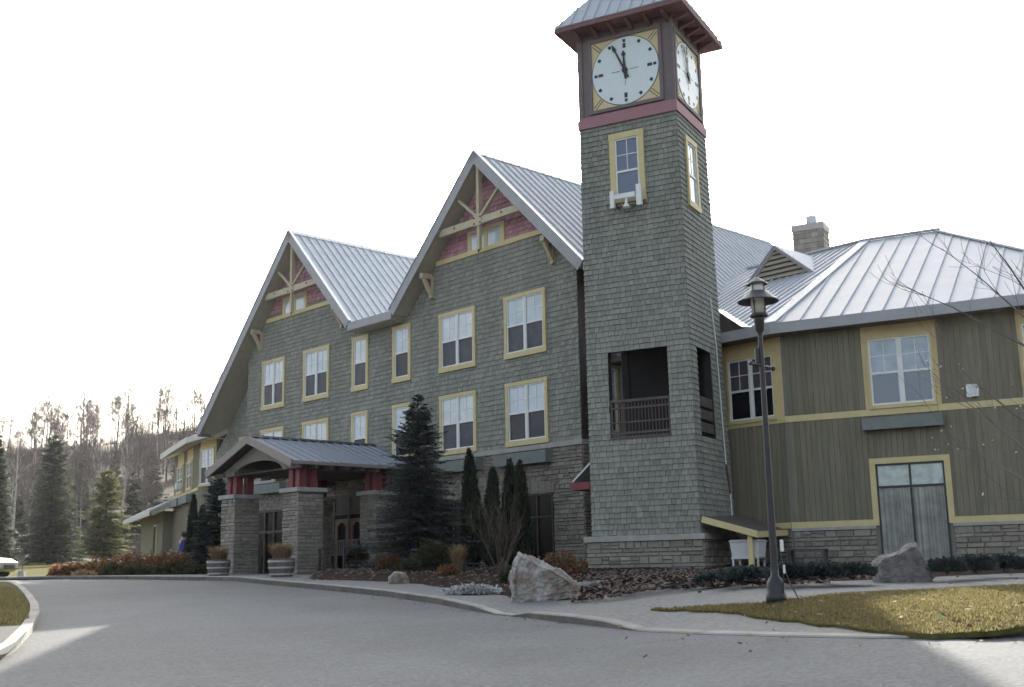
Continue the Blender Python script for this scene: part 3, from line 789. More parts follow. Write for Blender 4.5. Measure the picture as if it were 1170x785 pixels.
# arched gable panel
mb = MB(); n = 18; xl, xr = -11.75, -6.53
A = [( -10.72 + (3.16)*k/n) for k in range(n+1)]
def top(s): return pz - .20 - psl*abs(s-pc)
def arc(s): u = (s-pc)/1.58; return 4.96 + .44*math.sqrt(max(0, 1-u*u*.98))
strips = [(xl, -10.72, 4.9, 4.9)]
y0, y1 = -4.90, -4.80
def pan(a, b, za, zb): mb.hull8([PT(a, y0, za), PT(b, y0, zb), PT(b, y0, top(b)), PT(a, y0, top(a))], [PT(a, y1, za), PT(b, y1, zb), PT(b, y1, top(b)), PT(a, y1, top(a))])
pan(xl, -10.72, 4.99, 4.99)
for k in range(n):
    if A[k] < pc < A[k+1]: pan(A[k], pc, arc(A[k]), arc(pc)); pan(pc, A[k+1], arc(pc), arc(A[k+1]))
    else: pan(A[k], A[k+1], arc(A[k]), arc(A[k+1]))
pan(A[-1], xr, 4.99, 4.99)
mb.build('arch_panel', mat('grey_green_panel', (.21, .195, .165), .75, namt=.1), port, dz=DZ)
pe, po = 2.78, -5.3
for sg in (-1, 1):
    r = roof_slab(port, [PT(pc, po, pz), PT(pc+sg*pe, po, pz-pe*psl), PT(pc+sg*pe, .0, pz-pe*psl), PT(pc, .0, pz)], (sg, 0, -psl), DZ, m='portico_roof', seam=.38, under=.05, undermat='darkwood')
    p, q = V(PT(pc, po-.03, pz-.09)), V(PT(pc+sg*pe, po-.03, pz-pe*psl-.09))
    mb = MB(); mb.beam(p, q, .06, .26); mb.build('barge_board', 'fascia_warm', port, dz=DZ)
    for k in range(8):
        y = po+.35+k*.62
        mb = MB(); mb.box(pc+sg*(pe-.62), pc+sg*(pe-.04), y-.05, y+.05, pz-pe*psl-.21, pz-pe*psl-.06, PT); mb.build('rafter_tail', 'plum', port, dz=DZ)
    mb = MB(); x = pc+sg*pe; mb.box(min(x, x+sg*.04), max(x, x+sg*.04), po, 0, pz-pe*psl-.11, pz-pe*psl+.0, PT); mb.build('eave_fascia', 'fascia_warm', port, dz=DZ)
mb = MB(); mb.hull8([PT(pc-.16, po-.04, pz-.01), PT(pc, po-.04, pz+.075), PT(pc+.16, po-.04, pz-.01), PT(pc, po-.04, pz+.02)], [PT(pc-.16, 0, pz-.01), PT(pc, 0, pz+.075), PT(pc+.16, 0, pz-.01), PT(pc, 0, pz+.02)])
mb.build('ridge_cap', 'iron', port, dz=DZ)
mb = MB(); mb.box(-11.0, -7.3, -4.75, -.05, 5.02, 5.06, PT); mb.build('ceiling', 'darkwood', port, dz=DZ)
wl_ = MB(); x = -11.72; wl_.box(x, -11.58, -4.5, -4.44, 3.72, 3.76, PT); lampo = wl_.build('wall_lamp', 'black', port, dz=DZ)
mb = MB(); mb.lathe([(.03, 0), (.06, .02), (.05, .15), (.02, .19)], 8, PT(-11.76, -4.47, 3.55)); mb.build('lamp_shade', 'gal', lampo, dz=DZ)

# ================================================================== CLOCK TOWER
tower = thing('clock_tower', 'tall square shingled clock tower with an open balcony and a pyramid metal roof', 'clock tower', (A0.x, A0.y, ZB), YW)
TL, TD = -3.03, 2.85
def tap(z):             # the shaft narrows a little towards the top
    k = max(0, min(1, (z-2.4)/11.6)); return -.12*k, .03*k, -.42*k     # right side, front, back
def TT(x, y, z):
    a, b, c = tap(z); fx = (x-TL)/(0-TL); fy = y/TD
    return (x + a*fx, y + b + (c-b)*fy, z)
OPF = (-2.40, -.645, 5.0, 7.40); OPS = (.52, 1.74, 5.0, 7.40); OPL = (.55, 2.6, 5.0, 7.9)
mb = MB(); w = .22
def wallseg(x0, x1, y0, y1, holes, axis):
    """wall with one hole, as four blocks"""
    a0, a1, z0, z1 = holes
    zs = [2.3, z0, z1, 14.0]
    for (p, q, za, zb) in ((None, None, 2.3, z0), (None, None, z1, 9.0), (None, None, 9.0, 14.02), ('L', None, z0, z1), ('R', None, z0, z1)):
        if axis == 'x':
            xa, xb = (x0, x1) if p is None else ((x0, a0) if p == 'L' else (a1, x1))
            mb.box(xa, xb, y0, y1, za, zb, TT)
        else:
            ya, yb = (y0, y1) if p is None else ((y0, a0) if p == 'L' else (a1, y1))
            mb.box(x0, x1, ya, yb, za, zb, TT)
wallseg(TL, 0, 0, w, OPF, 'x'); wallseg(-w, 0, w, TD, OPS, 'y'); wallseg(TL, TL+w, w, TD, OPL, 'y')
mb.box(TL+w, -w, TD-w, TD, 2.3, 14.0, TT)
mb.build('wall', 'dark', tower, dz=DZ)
mb = MB(); mb.box(TL+w+.01, -w-.01, w+.01, TD-w-.01, 4.85, 5.0); mb.box(TL+w+.01, -w-.01, w+.01, TD-w-.01, 8.2, 8.3)
mb.build('balcony_floor', 'darkwood', tower, dz=DZ)
WF = (-2.09, -1.02, 11.49, 13.62); WS = (.58, 1.62, 11.35, 13.42)
mb = MB(); ft = lambda s, d, z: tuple(V(TT(s, 0, z)) + V((0, -d, 0)))
rt = lambda s, d, z: tuple(V(TT(0, s, z)) + V((d, 0, 0)))
lt = lambda s, d, z: tuple(V(TT(TL, s, z)) + V((-d, 0, 0)))
shingles(mb, ft, 2.44, 13.96, .150, lambda a, b: [(TL-.02, .02)], [OPF, (WF[0]+.03, WF[1]-.03, WF[2]+.03, WF[3]-.03)], wr=(.12, .2), seed=21)
shingles(mb, rt, 2.44, 13.96, .150, lambda a, b: [(-.02, TD+.02)], [OPS, (WS[0]+.03, WS[1]-.03, WS[2]+.03, WS[3]-.03)], wr=(.12, .2), seed=22)
shingles(mb, lt, 2.44, 13.96, .150, lambda a, b: [(-.02, TD)], [OPL], wr=(.12, .2), seed=23)
mb.build('shingle_cladding', ['shingle', 'butt'], tower, dz=DZ)
# stone base
mb = MB(); mb.box(TL-.12, .06, -.06, TD, 1.2, 2.28); mb.build('stone_base', 'mortar', tower, dz=DZ)
mb = MB()
stones(mb, lambda s, d, z: (s, -.06-d, z), 1.58, 2.28, TL-.14, .08, seed=31, hr=(.10, .2), wr=(.2, .55))
stones(mb, lambda s, d, z: (.06+d, s, z), 1.58, 2.28, -.06, TD, seed=32, hr=(.10, .2), wr=(.2, .55))
stones(mb, lambda s, d, z: (TL-.12-d, s, z), 1.58, 2.28, -.06, TD, seed=33, hr=(.10, .2), wr=(.2, .55))
mb.build('stone_facing', 'stone', tower, dz=DZ)
mb = MB(); mb.box(TL-.14, .09, -.09, TD, 1.15, 1.58); mb.build('plinth', mat('grey_plinth', (.20, .205, .215), .9, namt=.15, nscale=3, bump=.2), tower, dz=DZ)
mb = MB(); mb.box(TL-.20, .15, -.15, TD, 2.28, 2.43); mb.build('stone_cap', 'cap', tower, dz=DZ)
# railings
def railing(T, a, b, nb):
    mb = MB()
    mb.box(a, b, -.06, .0, 5.99, 6.06, T); mb.box(a, b, -.05, -.01, 5.80, 5.85, T); mb.box(a, b, -.05, -.01, 5.42, 5.46, T); mb.box(a, b, -.05, -.01, 5.12, 5.18, T)
    mb.box(a-.02, b+.02, -.12, .035, 4.985, 5.06, T)
    r = mb.build('railing', 'deck', tower, dz=DZ)
    mb = MB()
    for k in range(nb+1):
        x = a+.03+(b-a-.06)*k/nb; ww = .012 if 0 < k < nb else .03
        mb.box(x-ww, x+ww, -.04, -.02, 5.06, 5.99, T)
    mb.build('baluster', 'deck', r, dz=DZ)
railing(lambda s, d, z: ft(s, d, z), OPF[0]+.01, OPF[1]-.01, 17)
mb = MB()
for z in (5.25, 5.6, 5.95): mb.box(OPS[0]+.01, OPS[1]-.01, -.06, -.02, z-.13, z+.13, rt)
mb.build('board_guard', 'deck', tower, dz=DZ)
# balcony chair seen as a dark shape stays out; windows
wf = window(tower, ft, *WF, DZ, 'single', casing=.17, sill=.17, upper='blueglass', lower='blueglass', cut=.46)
wsd = window(tower, rt, *WS, DZ, 'single', casing=.15, sill=.17, upper='blind', lower='blind', cut=.46)
# rose band
mb = MB()
a, b, c = tap(14)
X0, X1, Y0, Y1 = TL, a, .03, TD+c
mb.box(X0-.05, X1+.06, Y0-.07, Y1+.06, 13.95, 14.22); mb.box(X0-.02, X1+.02, Y0-.03, Y1+.02, 14.22, 14.30)
mb.build('belt_band', 'band', tower, dz=DZ)
# clock stage
X0, X1, Y0, Y1 = -3.02, -.14, .04, 2.38
mb = MB(); mb.box(X0, X1, Y0, Y1, 14.3, 17.05); stage = mb.build('clock_stage', 'plum', tower, dz=DZ)
mb = MB()
for x0, x1, y0, y1 in ((X0-.03, X0+.12, Y0-.035, Y0+.1), (X1-.04, X1+.04, Y0-.04, Y0+.05), (X1-.1, X1+.035, Y1-.1, Y1+.03)): mb.box(x0, x1, y0, y1, 14.31, 17.0)
mb.build('corner_board', 'plum', stage, dz=DZ)
def clock(T, cx, cz, h, two=True):
    """dial panel of half size h in the plane given by T(s, d, z)"""
    mb = MB(); f = .06
    mb.box(cx-h-.1, cx-h, -.01, f, cz-h-.1, cz+h+.1, T); mb.box(cx+h, cx+h+.1, -.01, f, cz-h-.1, cz+h+.1, T)
    mb.box(cx-h, cx+h, -.01, f, cz+h, cz+h+.1, T); mb.box(cx-h, cx+h, -.01, f, cz-h-.1, cz-h, T)
    k = mb.build('clock', 'plum', tower, dz=DZ)
    mb = MB(); mb.box(cx-h, cx+h, -.01, .012, cz-h, cz+h, T); mb.build('corner_panel', 'clockcorner', k, dz=DZ)
    n = 56; R = h*1.005
    mb = MB()
    for r, d in ((R, .020),):
        mb.hull8([T(cx+r*math.cos(2*PI*i/n), .002, cz+r*math.sin(2*PI*i/n)) for i in range(n)], [T(cx+r*math.cos(2*PI*i/n), d, cz+r*math.sin(2*PI*i/n)) for i in range(n)])
    mb.build('dial_rim', 'iron', k, dz=DZ)
    mb = MB(); r = R-.022
    mb.hull8([T(cx+r*math.cos(2*PI*i/n), .002, cz+r*math.sin(2*PI*i/n)) for i in range(n)], [T(cx+r*math.cos(2*PI*i/n), .028, cz+r*math.sin(2*PI*i/n)) for i in range(n)])
    mb.build('dial', 'clockface', k, dz=DZ)
    mb = MB()
    def bar(ang, r0, r1, w, d0=.0285, d1=.036):
        u = (math.sin(ang), math.cos(ang)); v = (u[1], -u[0])
        q = [(r0, -w), (r0, w), (r1, w), (r1, -w)]
        P = [(cx+u[0]*a+v[0]*b, cz+u[1]*a+v[1]*b) for a, b in q]
        mb.hull8([T(x, d0, z) for x, z in P], [T(x, d1, z) for x, z in P])
    for i in range(12):
        a = i*PI/6; mb = MB()
        if i % 3 == 0: bar(a, h*.66, h*.80, .045); bar(a, h*.83, h*.92, .04)
        else: bar(a, h*.83, h*.92, .045)
        mb.build('hour_mark', 'black', k, dz=DZ)
    for i in range(4):
        a = PI/4 + i*PI/2; mb = MB()
        for o in (-.04, .04):
            u = (math.sin(a), math.cos(a)); v = (u[1], -u[0]); P = [(cx+u[0]*r+v[0]*(o+b), cz+u[1]*r+v[1]*(o+b)) for r, b in ((h*1.02, -.012), (h*1.02, .012), (h*1.33, .012), (h*1.33, -.012))]
            mb.hull8([T(x, .0122, z) for x, z in P], [T(x, .016, z) for x, z in P])
        mb.build('corner_line', 'iron', k, dz=DZ)
    def hand(ang, L, w, d0):
        nonlocal mb
        mb = MB(); u = (math.sin(ang), math.cos(ang)); v = (u[1], -u[0])
        for q in ([(-.26*h, -.35*w), (-.26*h, .35*w), (-.05*h, w*.6), (.1*h, w*.55), (.1*h, -w*.55), (-.05*h, -w*.6)], [(.1*h, -w*.5), (.1*h, w*.5), (L*.72, w*.38), (L*.80, w*.95), (L, 0.01), (L, -.01), (L*.80, -w*.95), (L*.72, -w*.38)]):
            P = [(cx+u[0]*a+v[0]*b, cz+u[1]*a+v[1]*b) for a, b in q]
            mb.hull8([T(x, d0, z) for x, z in P], [T(x, d0+.012, z) for x, z in P])
        mb.build('hand', 'black', k, dz=DZ)
    hand(math.radians(-24), h*.88, .062, .060); hand(math.radians(-3), h*.58, .075, .045)
    mb = MB(); n = 14; mb.hull8([T(cx+.085*math.cos(2*PI*i/n), .028, cz+.085*math.sin(2*PI*i/n)) for i in range(n)], [T(cx+.085*math.cos(2*PI*i/n), .08, cz+.085*math.sin(2*PI*i/n)) for i in range(n)])
    mb.build('hub', 'black', k, dz=DZ)
    mb = MB()
    for sg in (-1, 1): mb.box(min(cx+sg*.16, cx+sg*.42), max(cx+sg*.16, cx+sg*.42), .0285, .036, cz-.006, cz+.006, T)
    mb.box(cx-.006, cx+.006, .0285, .036, cz-.45, cz-.3, T)
    mb.build('dial_line', 'iron', k, dz=DZ)
    return k
clock(lambda s, d, z: (s, Y0-d, z), -1.57, 15.48, 1.03)
clock(lambda s, d, z: (X1+d, s, z), 1.16, 15.42, .96)
# tower roof
ex0, ex1, ey0, ey1, ez = -3.50, .42, -.58, 2.95, 16.98
ax, ay, az = (ex0+ex1)/2, (ey0+ey1)/2, ez + 2.55
apex = V((ax, ay, az))
cs = [V((ex0, ey0, ez)), V((ex1, ey0, ez)), V((ex1, ey1, ez)), V((ex0, ey1, ez))]
for i, dn in enumerate(((0, -1, -1), (1, 0, -1), (0, 1, -1), (-1, 0, -1))):
    roof_slab(tower, [cs[i], cs[(i+1) % 4], apex], dn, DZ, soff=False, seam=.36, phase=.2, th=.03, m='roof')
mb = MB(); t = .05
mb.box(ex0, ex1, ey0, ey0+t, ez-.16, ez-.035); mb.box(ex0, ex1, ey1-t, ey1, ez-.16, ez-.035); mb.box(ex0, ex0+t, ey0+t, ey1-t, ez-.16, ez-.035); mb.box(ex1-t, ex1, ey0+t, ey1-t, ez-.16, ez-.035)
mb.build('eave_fascia', 'maroon', tower, dz=DZ)
mb = MB(); mb.hull8([(ex0+.04, ey0+.04, ez-.15), (ex1-.04, ey0+.04, ez-.15), (ex1-.04, ey1-.04, ez-.15), (ex0+.04, ey1-.04, ez-.15)], [(ex0+.4, ey0+.4, ez-.06), (ex1-.4, ey0+.4, ez-.06), (ex1-.4, ey1-.4, ez-.06), (ex0+.4, ey1-.4, ez-.06)])
mb.build('soffit', 'maroon', tower, dz=DZ)
for k in range(6):
    x = X0+.1+(X1-X0-.2)*k/5; mb = MB(); mb.hull8([(x-.05, ey0+.1, ez-.155), (x+.05, ey0+.1, ez-.155), (x+.05, Y0, ez-.155), (x-.05, Y0, ez-.155)], [(x-.05, ey0+.1, ez-.19), (x+.05, ey0+.1, ez-.19), (x+.05, Y0, ez-.36), (x-.05, Y0, ez-.36)]); mb.build('rafter_tail', 'maroon', tower, dz=DZ)
for k in range(5):
    y = Y0+.1+(Y1-Y0-.2)*k/4; mb = MB(); mb.hull8([(X1, y-.05, ez-.155), (ex1-.1, y-.05, ez-.155), (ex1-.1, y+.05, ez-.155), (X1, y+.05, ez-.155)], [(X1, y-.05, ez-.36), (ex1-.1, y-.05, ez-.19), (ex1-.1, y+.05, ez-.19), (X1, y+.05, ez-.36)]); mb.build('rafter_tail', 'maroon', tower, dz=DZ)
# aerials at the tower window
ant = thing('aerial_bracket', 'white panel aerials on a bracket under the upper tower window', 'aerial', tuple(t2w(-1.55, -.12, 11.5)), YW)
mb = MB(); mb.tube([(-.62, -.12, .0), (.55, -.12, -.04)], .025, 8); mb.tube([(-.35, -.12, .0), (-.35, .1, -.1)], .02, 6); mb.tube([(.3, -.12, -.03), (.3, .1, -.1)], .02, 6); mb.tube([(-.3, -.12, .02), (-.05, -.1, -.3), (.35, -.1, -.05)], .015, 6)
mb.build('bracket', 'iron', ant)
for x, z0, z1, w in ((-.42, -.15, .34, .06), (.38, -.18, .42, .075)):
    mb = MB(); mb.box(x-w, x+w, -.24, -.15, z0, z1); mb.build('panel_aerial', 'white', ant)
mb = MB(); mb.box(-.36, .25, -.2, -.14, .10, .24); mb.build('yagi_boom', 'white', ant)
mb = MB(); mb.lathe([(.02, 0), (.12, .03), (.05, .12), (.02, .3)], 10, (.0, -.22, -.22)); mb.build('dish', 'white', ant)
# conduit on the right side
mb = MB(); pth = [(.07, 2.0, 9.0), (.06, 2.25, 7.6), (.07, 2.33, 5.0), (.06, 2.36, 4.35)]
mb.tube([tuple(V(rt(b, .05, c))) for a, b, c in pth], .018, 6); mb.build('conduit', 'cable', tower, dz=DZ)
mb = MB(); mb.tube([rt(2.36, .05, 4.35), rt(2.48, .05, 3.9), rt(2.55, .05, 3.55)], .02, 6); mb.build('cable', 'iron', tower, dz=DZ)
mb = MB(); mb.tube([rt(2.55, .05, 3.55), rt(2.56, .05, 2.6)], .02, 6); mb.build('conduit', 'cable', tower, dz=DZ)
# door hood on the left side
mb = MB(); mb.hull8([(TL-.02, -.02, 4.42), (TL-.55, -.02, 3.95), (TL-.55, 1.15, 3.95), (TL-.02, 1.15, 4.42)], [(TL-.02, -.02, 4.36), (TL-.55, -.02, 3.89), (TL-.55, 1.15, 3.89), (TL-.02, 1.15, 4.36)]); hood = mb.build('door_hood', 'gal', tower, dz=DZ)
mb = MB(); mb.box(TL-.58, TL-.03, -.04, -.0, 3.70, 3.9); mb.box(TL-.58, TL-.54, .0, 1.15, 3.70, 3.9); mb.build('hood_fascia', 'red', hood, dz=DZ)
mb = MB(); mb.tube([(TL-.03, .1, 4.5), (TL-.42, .1, 4.05)], .02, 6); mb.build('hood_strut', 'iron', hood, dz=DZ)

# ================================================================== RIGHT WING
wing = thing('wing_building', 'two-storey board-sided wing with yellow window panels and a wide pale metal hip roof', 'building', tuple(t2w(1.59, 2.9, ZB)), YW)
def WT(s, u, z): return (s-1.59, u-2.9, z)          # tower frame -> wing frame
bx, by = 1.59, 2.9
cm = w2m(t2w(1.59, 2.9)); TC = cm[1]                 # connector wall in main frame at t = TC
def CT(s, t, z):                                     # main frame -> wing frame
    p = m2w(s, t); a, b = w2t(p); return WT(a, b, z)
Fw = lambda s, d, z: WT(s, 2.9-d, z)
Fc = lambda s, d, z: CT(s, TC-d, z)
SE = 10.25
mb = MB(); mb.box(1.59, SE, 2.9, 3.2, 1.3, 8.1, WT); mb.box(SE-.3, SE, 3.2, 17.5, 1.3, 8.1, WT); mb.box(1.45, cm[0], TC, TC+.3, 1.3, 8.1, CT); mb.box(1.6, SE, 17.2, 17.5, 1.3, 8.1, WT)
mb.build('wall', 'mortar', wing, dz=DZ)
P2 = (3.79, 5.73); DR = (3.77, 5.80, 1.52, 4.31); P3 = (7.62, 9.6)
mb = MB()
boards(mb, Fw, 1.68, SE, 2.70, 5.46, [(DR[0]+.02, DR[1]-.02, 0, DR[3]-.02)], seed=2)
boards(mb, Fw, 1.68, SE, 5.62, 8.05, [(P2[0]+.02, P2[1]-.02, 0, 9), (P3[0]+.02, P3[1]-.02, 0, 9)], seed=3)
boards(mb, Fc, 4.0, cm[0]-.02, 2.70, 5.46, seed=4)
mb.build('board_siding', 'siding', wing, dz=DZ)
mb = MB()
for a, b in (P2, P3):
    mb = MB(); mb.box(a, b, -.01, .004, 5.62, 8.05, Fw); mb.build('window_panel', 'panel', wing, dz=DZ)
mb = MB(); mb.box(cm[0]-2.2, cm[0]-.0, -.01, .004, 5.62, 8.05, Fc); mb.build('window_panel', 'panel', wing, dz=DZ)
mb = MB(); mb.box(1.60, SE, -.01, .045, 5.45, 5.62, Fw); mb.box(1.5, cm[0]+.01, -.01, .043, 5.45, 5.62, Fc)
mb.box(1.60, DR[0], -.01, .04, 2.56, 2.72, Fw); mb.box(DR[1], SE, -.01, .04, 2.56, 2.72, Fw); mb.box(4, cm[0], -.01, .038, 2.56, 2.72, Fc)
mb.box(cm[0]-2.16, cm[0]-2.02, -.01, .05, 2.4, 8.05, Fc); 
mb.build('trim_band', 'yellow', wing, dz=DZ)
mb = MB(); stones(mb, Fw, 1.5, 2.48, 1.62, SE, [(DR[0]+.05, DR[1]-.05, 0, 3)], seed=41, hr=(.09, .17), wr=(.2, .6)); stones(mb, Fc, 1.4, 2.48, 4.2, cm[0], seed=42, hr=(.09, .17), wr=(.2, .6))
mb.build('stone_facing', 'stone', wing, dz=DZ)
mb = MB(); mb.box(1.6, DR[0]+.06, -.01, .075, 2.48, 2.56, Fw); mb.box(DR[1]-.06, SE, -.01, .075, 2.48, 2.56, Fw); mb.build('stone_ledge', 'cap', wing, dz=DZ)
mb = MB(); mb.box(1.6, DR[0], -.01, .055, 1.2, 1.55, Fw); mb.box(DR[1], SE, -.01, .055, 1.2, 1.55, Fw); mb.box(DR[0], DR[1], -.01, .05, 1.2, 1.5, Fw); mb.build('plinth', 'cap', wing, dz=DZ)
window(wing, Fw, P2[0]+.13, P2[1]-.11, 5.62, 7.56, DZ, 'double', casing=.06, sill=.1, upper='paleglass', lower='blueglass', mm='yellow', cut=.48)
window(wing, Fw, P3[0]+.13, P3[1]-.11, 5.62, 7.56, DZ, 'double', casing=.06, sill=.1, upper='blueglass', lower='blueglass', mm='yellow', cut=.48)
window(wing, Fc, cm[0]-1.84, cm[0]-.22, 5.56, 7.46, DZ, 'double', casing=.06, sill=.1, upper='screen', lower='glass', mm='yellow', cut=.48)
window(lodge, right(1.40), .86, 1.72, 5.6, 7.9, DZ, 'single', casing=.12)
# patio door with casing
mb = MB(); a, b, z0, z1 = DR
mb.box(a, a+.15, -.02, .06, 2.56, z1-.15, Fw); mb.box(b-.15, b, -.02, .06, 2.56, z1-.15, Fw); mb.box(a, b, -.02, .066, z1-.15, z1, Fw)
d = mb.build('glass_door', 'yellow', wing, dz=DZ)
mb = MB(); a += .15; b -= .15; z1 -= .15; xm = (a+b)/2
for x in (a+.025, xm, b-.025): mb.box(x-.025, x+.025, -.03, .045, z0, z1, Fw)
for z in (z0+.06, 3.55, z1-.025): mb.box(a+.05, xm-.025, -.03, .044, z-.03, z+.03, Fw); mb.box(xm+.025, b-.05, -.03, .044, z-.03, z+.03, Fw)
mb.build('door_frame', 'black', d, dz=DZ)
mb = MB(); mb.box(a+.05, b-.05, -.01, .012, 3.55, z1, Fw); mb.build('transom_pane', mat('bright_transom_glass', (.36, .43, .42), .08, namt=.35, nscale=2.5, coat=1), d, dz=DZ)
mb = MB(); n = 150
for k in range(n):
    xa = a+.05+(b-a-.1)*k/n; xb = a+.05+(b-a-.1)*(k+1)/n
    wv = lambda q: .012 + .022*(.5+.5*math.sin(q*62+3*math.sin(q*7)+1.3*math.sin(q*23)))
    d0, d1 = wv(xa), wv(xb)
    mb.add([Fw(xa, d0, z0+.03), Fw(xb, d1, z0+.03), Fw(xb, d1, 3.55), Fw(xa, d0, 3.55)], .5+.5*math.sin(xa*62+3*math.sin(xa*7)+1.3*math.sin(xa*23))*math.cos(xa*5.1))
mb.build('curtain', 'curtain', d, dz=DZ)
flower_box(wing, Fw, 3.72, 5.76, 5.05, 5.36, DZ, .32)
vb = MB(); vb.box(6.36, 6.66, .0, .12, 5.74, 6.06, Fw); vb2 = vb.build('vent_cover', 'white', wing, dz=DZ)
vb = MB(); vb.box(6.42, 6.60, .121, .125, 5.78, 6.0, Fw); vb.build('vent_louvre', 'gal', vb2, dz=DZ)
# roof of the wing
EZ, PI_ = 8.15, .52
ue = 2.3; te = TC-.6
def inter():
    # wing eave line u=ue and connector eave line t=te
    p = t2w(0, ue); d = dT; q = m2w(0, te); e = dX
    A = Matrix(((d.x, -e.x), (d.y, -e.y))); r = V((q.x-p.x, q.y-p.y)); s = A.inverted() @ r; return s[0]
sb = inter(); bend = WT(sb, ue, EZ)
D = 7.9
def inter2():
    p = t2w(0, ue+D); d = dT; q = m2w(0, te+D); e = dX
    A = Matrix(((d.x, -e.x), (d.y, -e.y))); r = V((q.x-p.x, q.y-p.y)); s = A.inverted() @ r; return s[0], s[1]
sr, mr_ = inter2(); zr = EZ+PI_*D
rb = WT(sr, ue+D, zr); pk = WT(5.06, ue+D, zr); ec = WT(10.8, ue, EZ); back = WT(10.8, 18.1, EZ)
roof_slab(wing, [bend, ec, pk, rb], (0, -1, -PI_), DZ, seam=.55, phase=.3)
roof_slab(wing, [ec, back, WT(5.06, ue+D+.02, zr)], (1, 0, -PI_), DZ, seam=.55)
roof_slab(wing, [rb, pk, back, WT(1.0, 18.1, EZ)], (0, 1, -PI_), DZ, seam=.8, soff=False)
mp = w2m(V((0, 0, 0)))
eM = CT(6.79, te, EZ); cut = CT(4.08, te+2.53, EZ+PI_*2.53)
wl1 = CT(1.45, te+4.9, EZ+PI_*4.9); wl2 = CT(1.45, te+D, zr)
dn = V(CT(0, -1, 0)) - V(CT(0, 0, 0)); dn.z = -PI_
roof_slab(wing, [bend, eM, cut, wl1, wl2, rb], dn, DZ, seam=.30, phase=.15)
mb = MB(); mb.hull8([eM, cut, (cut[0], cut[1], 7.95), (eM[0], eM[1], 7.88)], [V(eM)+V((.03, .03, 0)), V(cut)+V((.03, .03, 0)), V((cut[0], cut[1], 7.95))+V((.03, .03, 0)), V((eM[0], eM[1], 7.88))+V((.03, .03, 0))]); mb.build('cheek_board', 'brown', wing, dz=DZ)
mb = MB(); a = V(eM)+V((0, 0, .04)); b = V(cut)+V((0, 0, .04)); mb.beam(a, b, .22, .03); mb.build('valley_flashing', 'gal', wing, dz=DZ)
mb = MB(); mb.beam(V(bend)+V((0, 0, .03)), V(rb)+V((0, 0, .03)), .34, .05); mb.beam(V(rb)+V((0, 0, .05)), V(pk)+V((.1, 0, .05)), .22, .06); mb.beam(V(pk)+V((0, 0, .03)), V(ec)+V((0, 0, .03)), .24, .05); mb.beam(V(wl2)+V((0, 0, .05)), V(rb)+V((0, 0, .05)), .22, .06)
mb.build('hip_cap', 'roof', wing, dz=DZ)
mb = MB(); mb.box(sb, 10.83, ue-.04, ue, EZ-.29, EZ+.0, WT); mb.box(10.8, 10.84, ue, 18, EZ-.29, EZ, WT)
mb.hull8([CT(3.2, te-.04, EZ-.29), (bend[0], bend[1]-.04, EZ-.29), (bend[0], bend[1]-.04, EZ-.0), CT(3.2, te-.04, EZ-.0)], [CT(3.2, te, EZ-.29), (bend[0], bend[1], EZ-.29), (bend[0], bend[1], EZ-.0), CT(3.2, te, EZ-.0)])
mb.build('eave_fascia', 'fascia', wing, dz=DZ)
mb = MB(); mb.box(sb, 10.8, ue, 2.9, EZ-.28, EZ-.25, WT); mb.box(3.2, cm[0]+.05, te, TC, EZ-.28, EZ-.252, CT); mb.build('soffit', 'brown', wing, dz=DZ)
mb = MB(); mb.box(1.5, 6.9, te+.02, TC+1.2, EZ-.24, EZ-.1, CT); mb.build('gutter_tray', 'brown', wing, dz=DZ)
# louvred gablet
tg = 6.4; zg = EZ+PI_*(tg-te); g0, g1, gc, gt = 3.36, 5.84, 4.50, 12.02
gb = mb = MB()
def gq(s, t, z): return CT(s, t, z)
mb.hull8([gq(g0-.12, tg-.12, zg-.08), gq(gc, tg-.12, gt), gq(gc, tg-.12, gt-.13), gq(g0+.06, tg-.12, zg-.08)], [gq(g0-.12, tg, zg-.08), gq(gc, tg, gt), gq(gc, tg, gt-.13), gq(g0+.06, tg, zg-.08)])
mb.hull8([gq(g1+.12, tg-.12, zg-.08), gq(gc, tg-.12, gt), gq(gc, tg-.12, gt-.13), gq(g1-.06, tg-.12, zg-.08)], [gq(g1+.12, tg, zg-.08), gq(gc, tg, gt), gq(gc, tg, gt-.13), gq(g1-.06, tg, zg-.08)])
gab = mb.build('roof_gablet', 'fascia', wing, dz=DZ)
mb = MB(); mb.hull8([gq(g0, tg, zg-.1), gq(g1, tg, zg-.1), gq(gc, tg, gt-.08)], [gq(g0, tg+.05, zg-.1), gq(g1, tg+.05, zg-.1), gq(gc, tg+.05, gt-.08)]); mb.build('gablet_back', 'brown', gab, dz=DZ)
mb = MB()
for k in range(6):
    z = zg+.02+k*.165; f = 1-(z-zg)/(gt-zg)-.06
    if f > .05:
        a, b = gc-(gc-g0)*f, gc+(g1-gc)*f
        mb.hull8([gq(a, tg-.08, z), gq(b, tg-.08, z), gq(b, tg-.08, z+.03), gq(a, tg-.08, z+.03)], [gq(a, tg, z+.1), gq(b, tg, z+.1), gq(b, tg, z+.13), gq(a, tg, z+.13)])
mb.build('louvre', 'soffit', gab, dz=DZ)
tb = te+(gt-EZ)/PI_
for sg, gx in ((-1, g0), (1, g1)):
    mb = MB(); mb.hull8([gq(gx+sg*.14, tg-.16, zg-.08), gq(gc, tg-.16, gt+.02), gq(gc, tb, gt+.02), gq(gx+sg*.14, tg+.1, zg-.03)], [gq(gx+sg*.14, tg-.16, zg-.12), gq(gc, tg-.16, gt-.03), gq(gc, tb, gt-.03), gq(gx+sg*.14, tg+.1, zg-.08)]); mb.build('gablet_roof', 'roof', gab, dz=DZ)
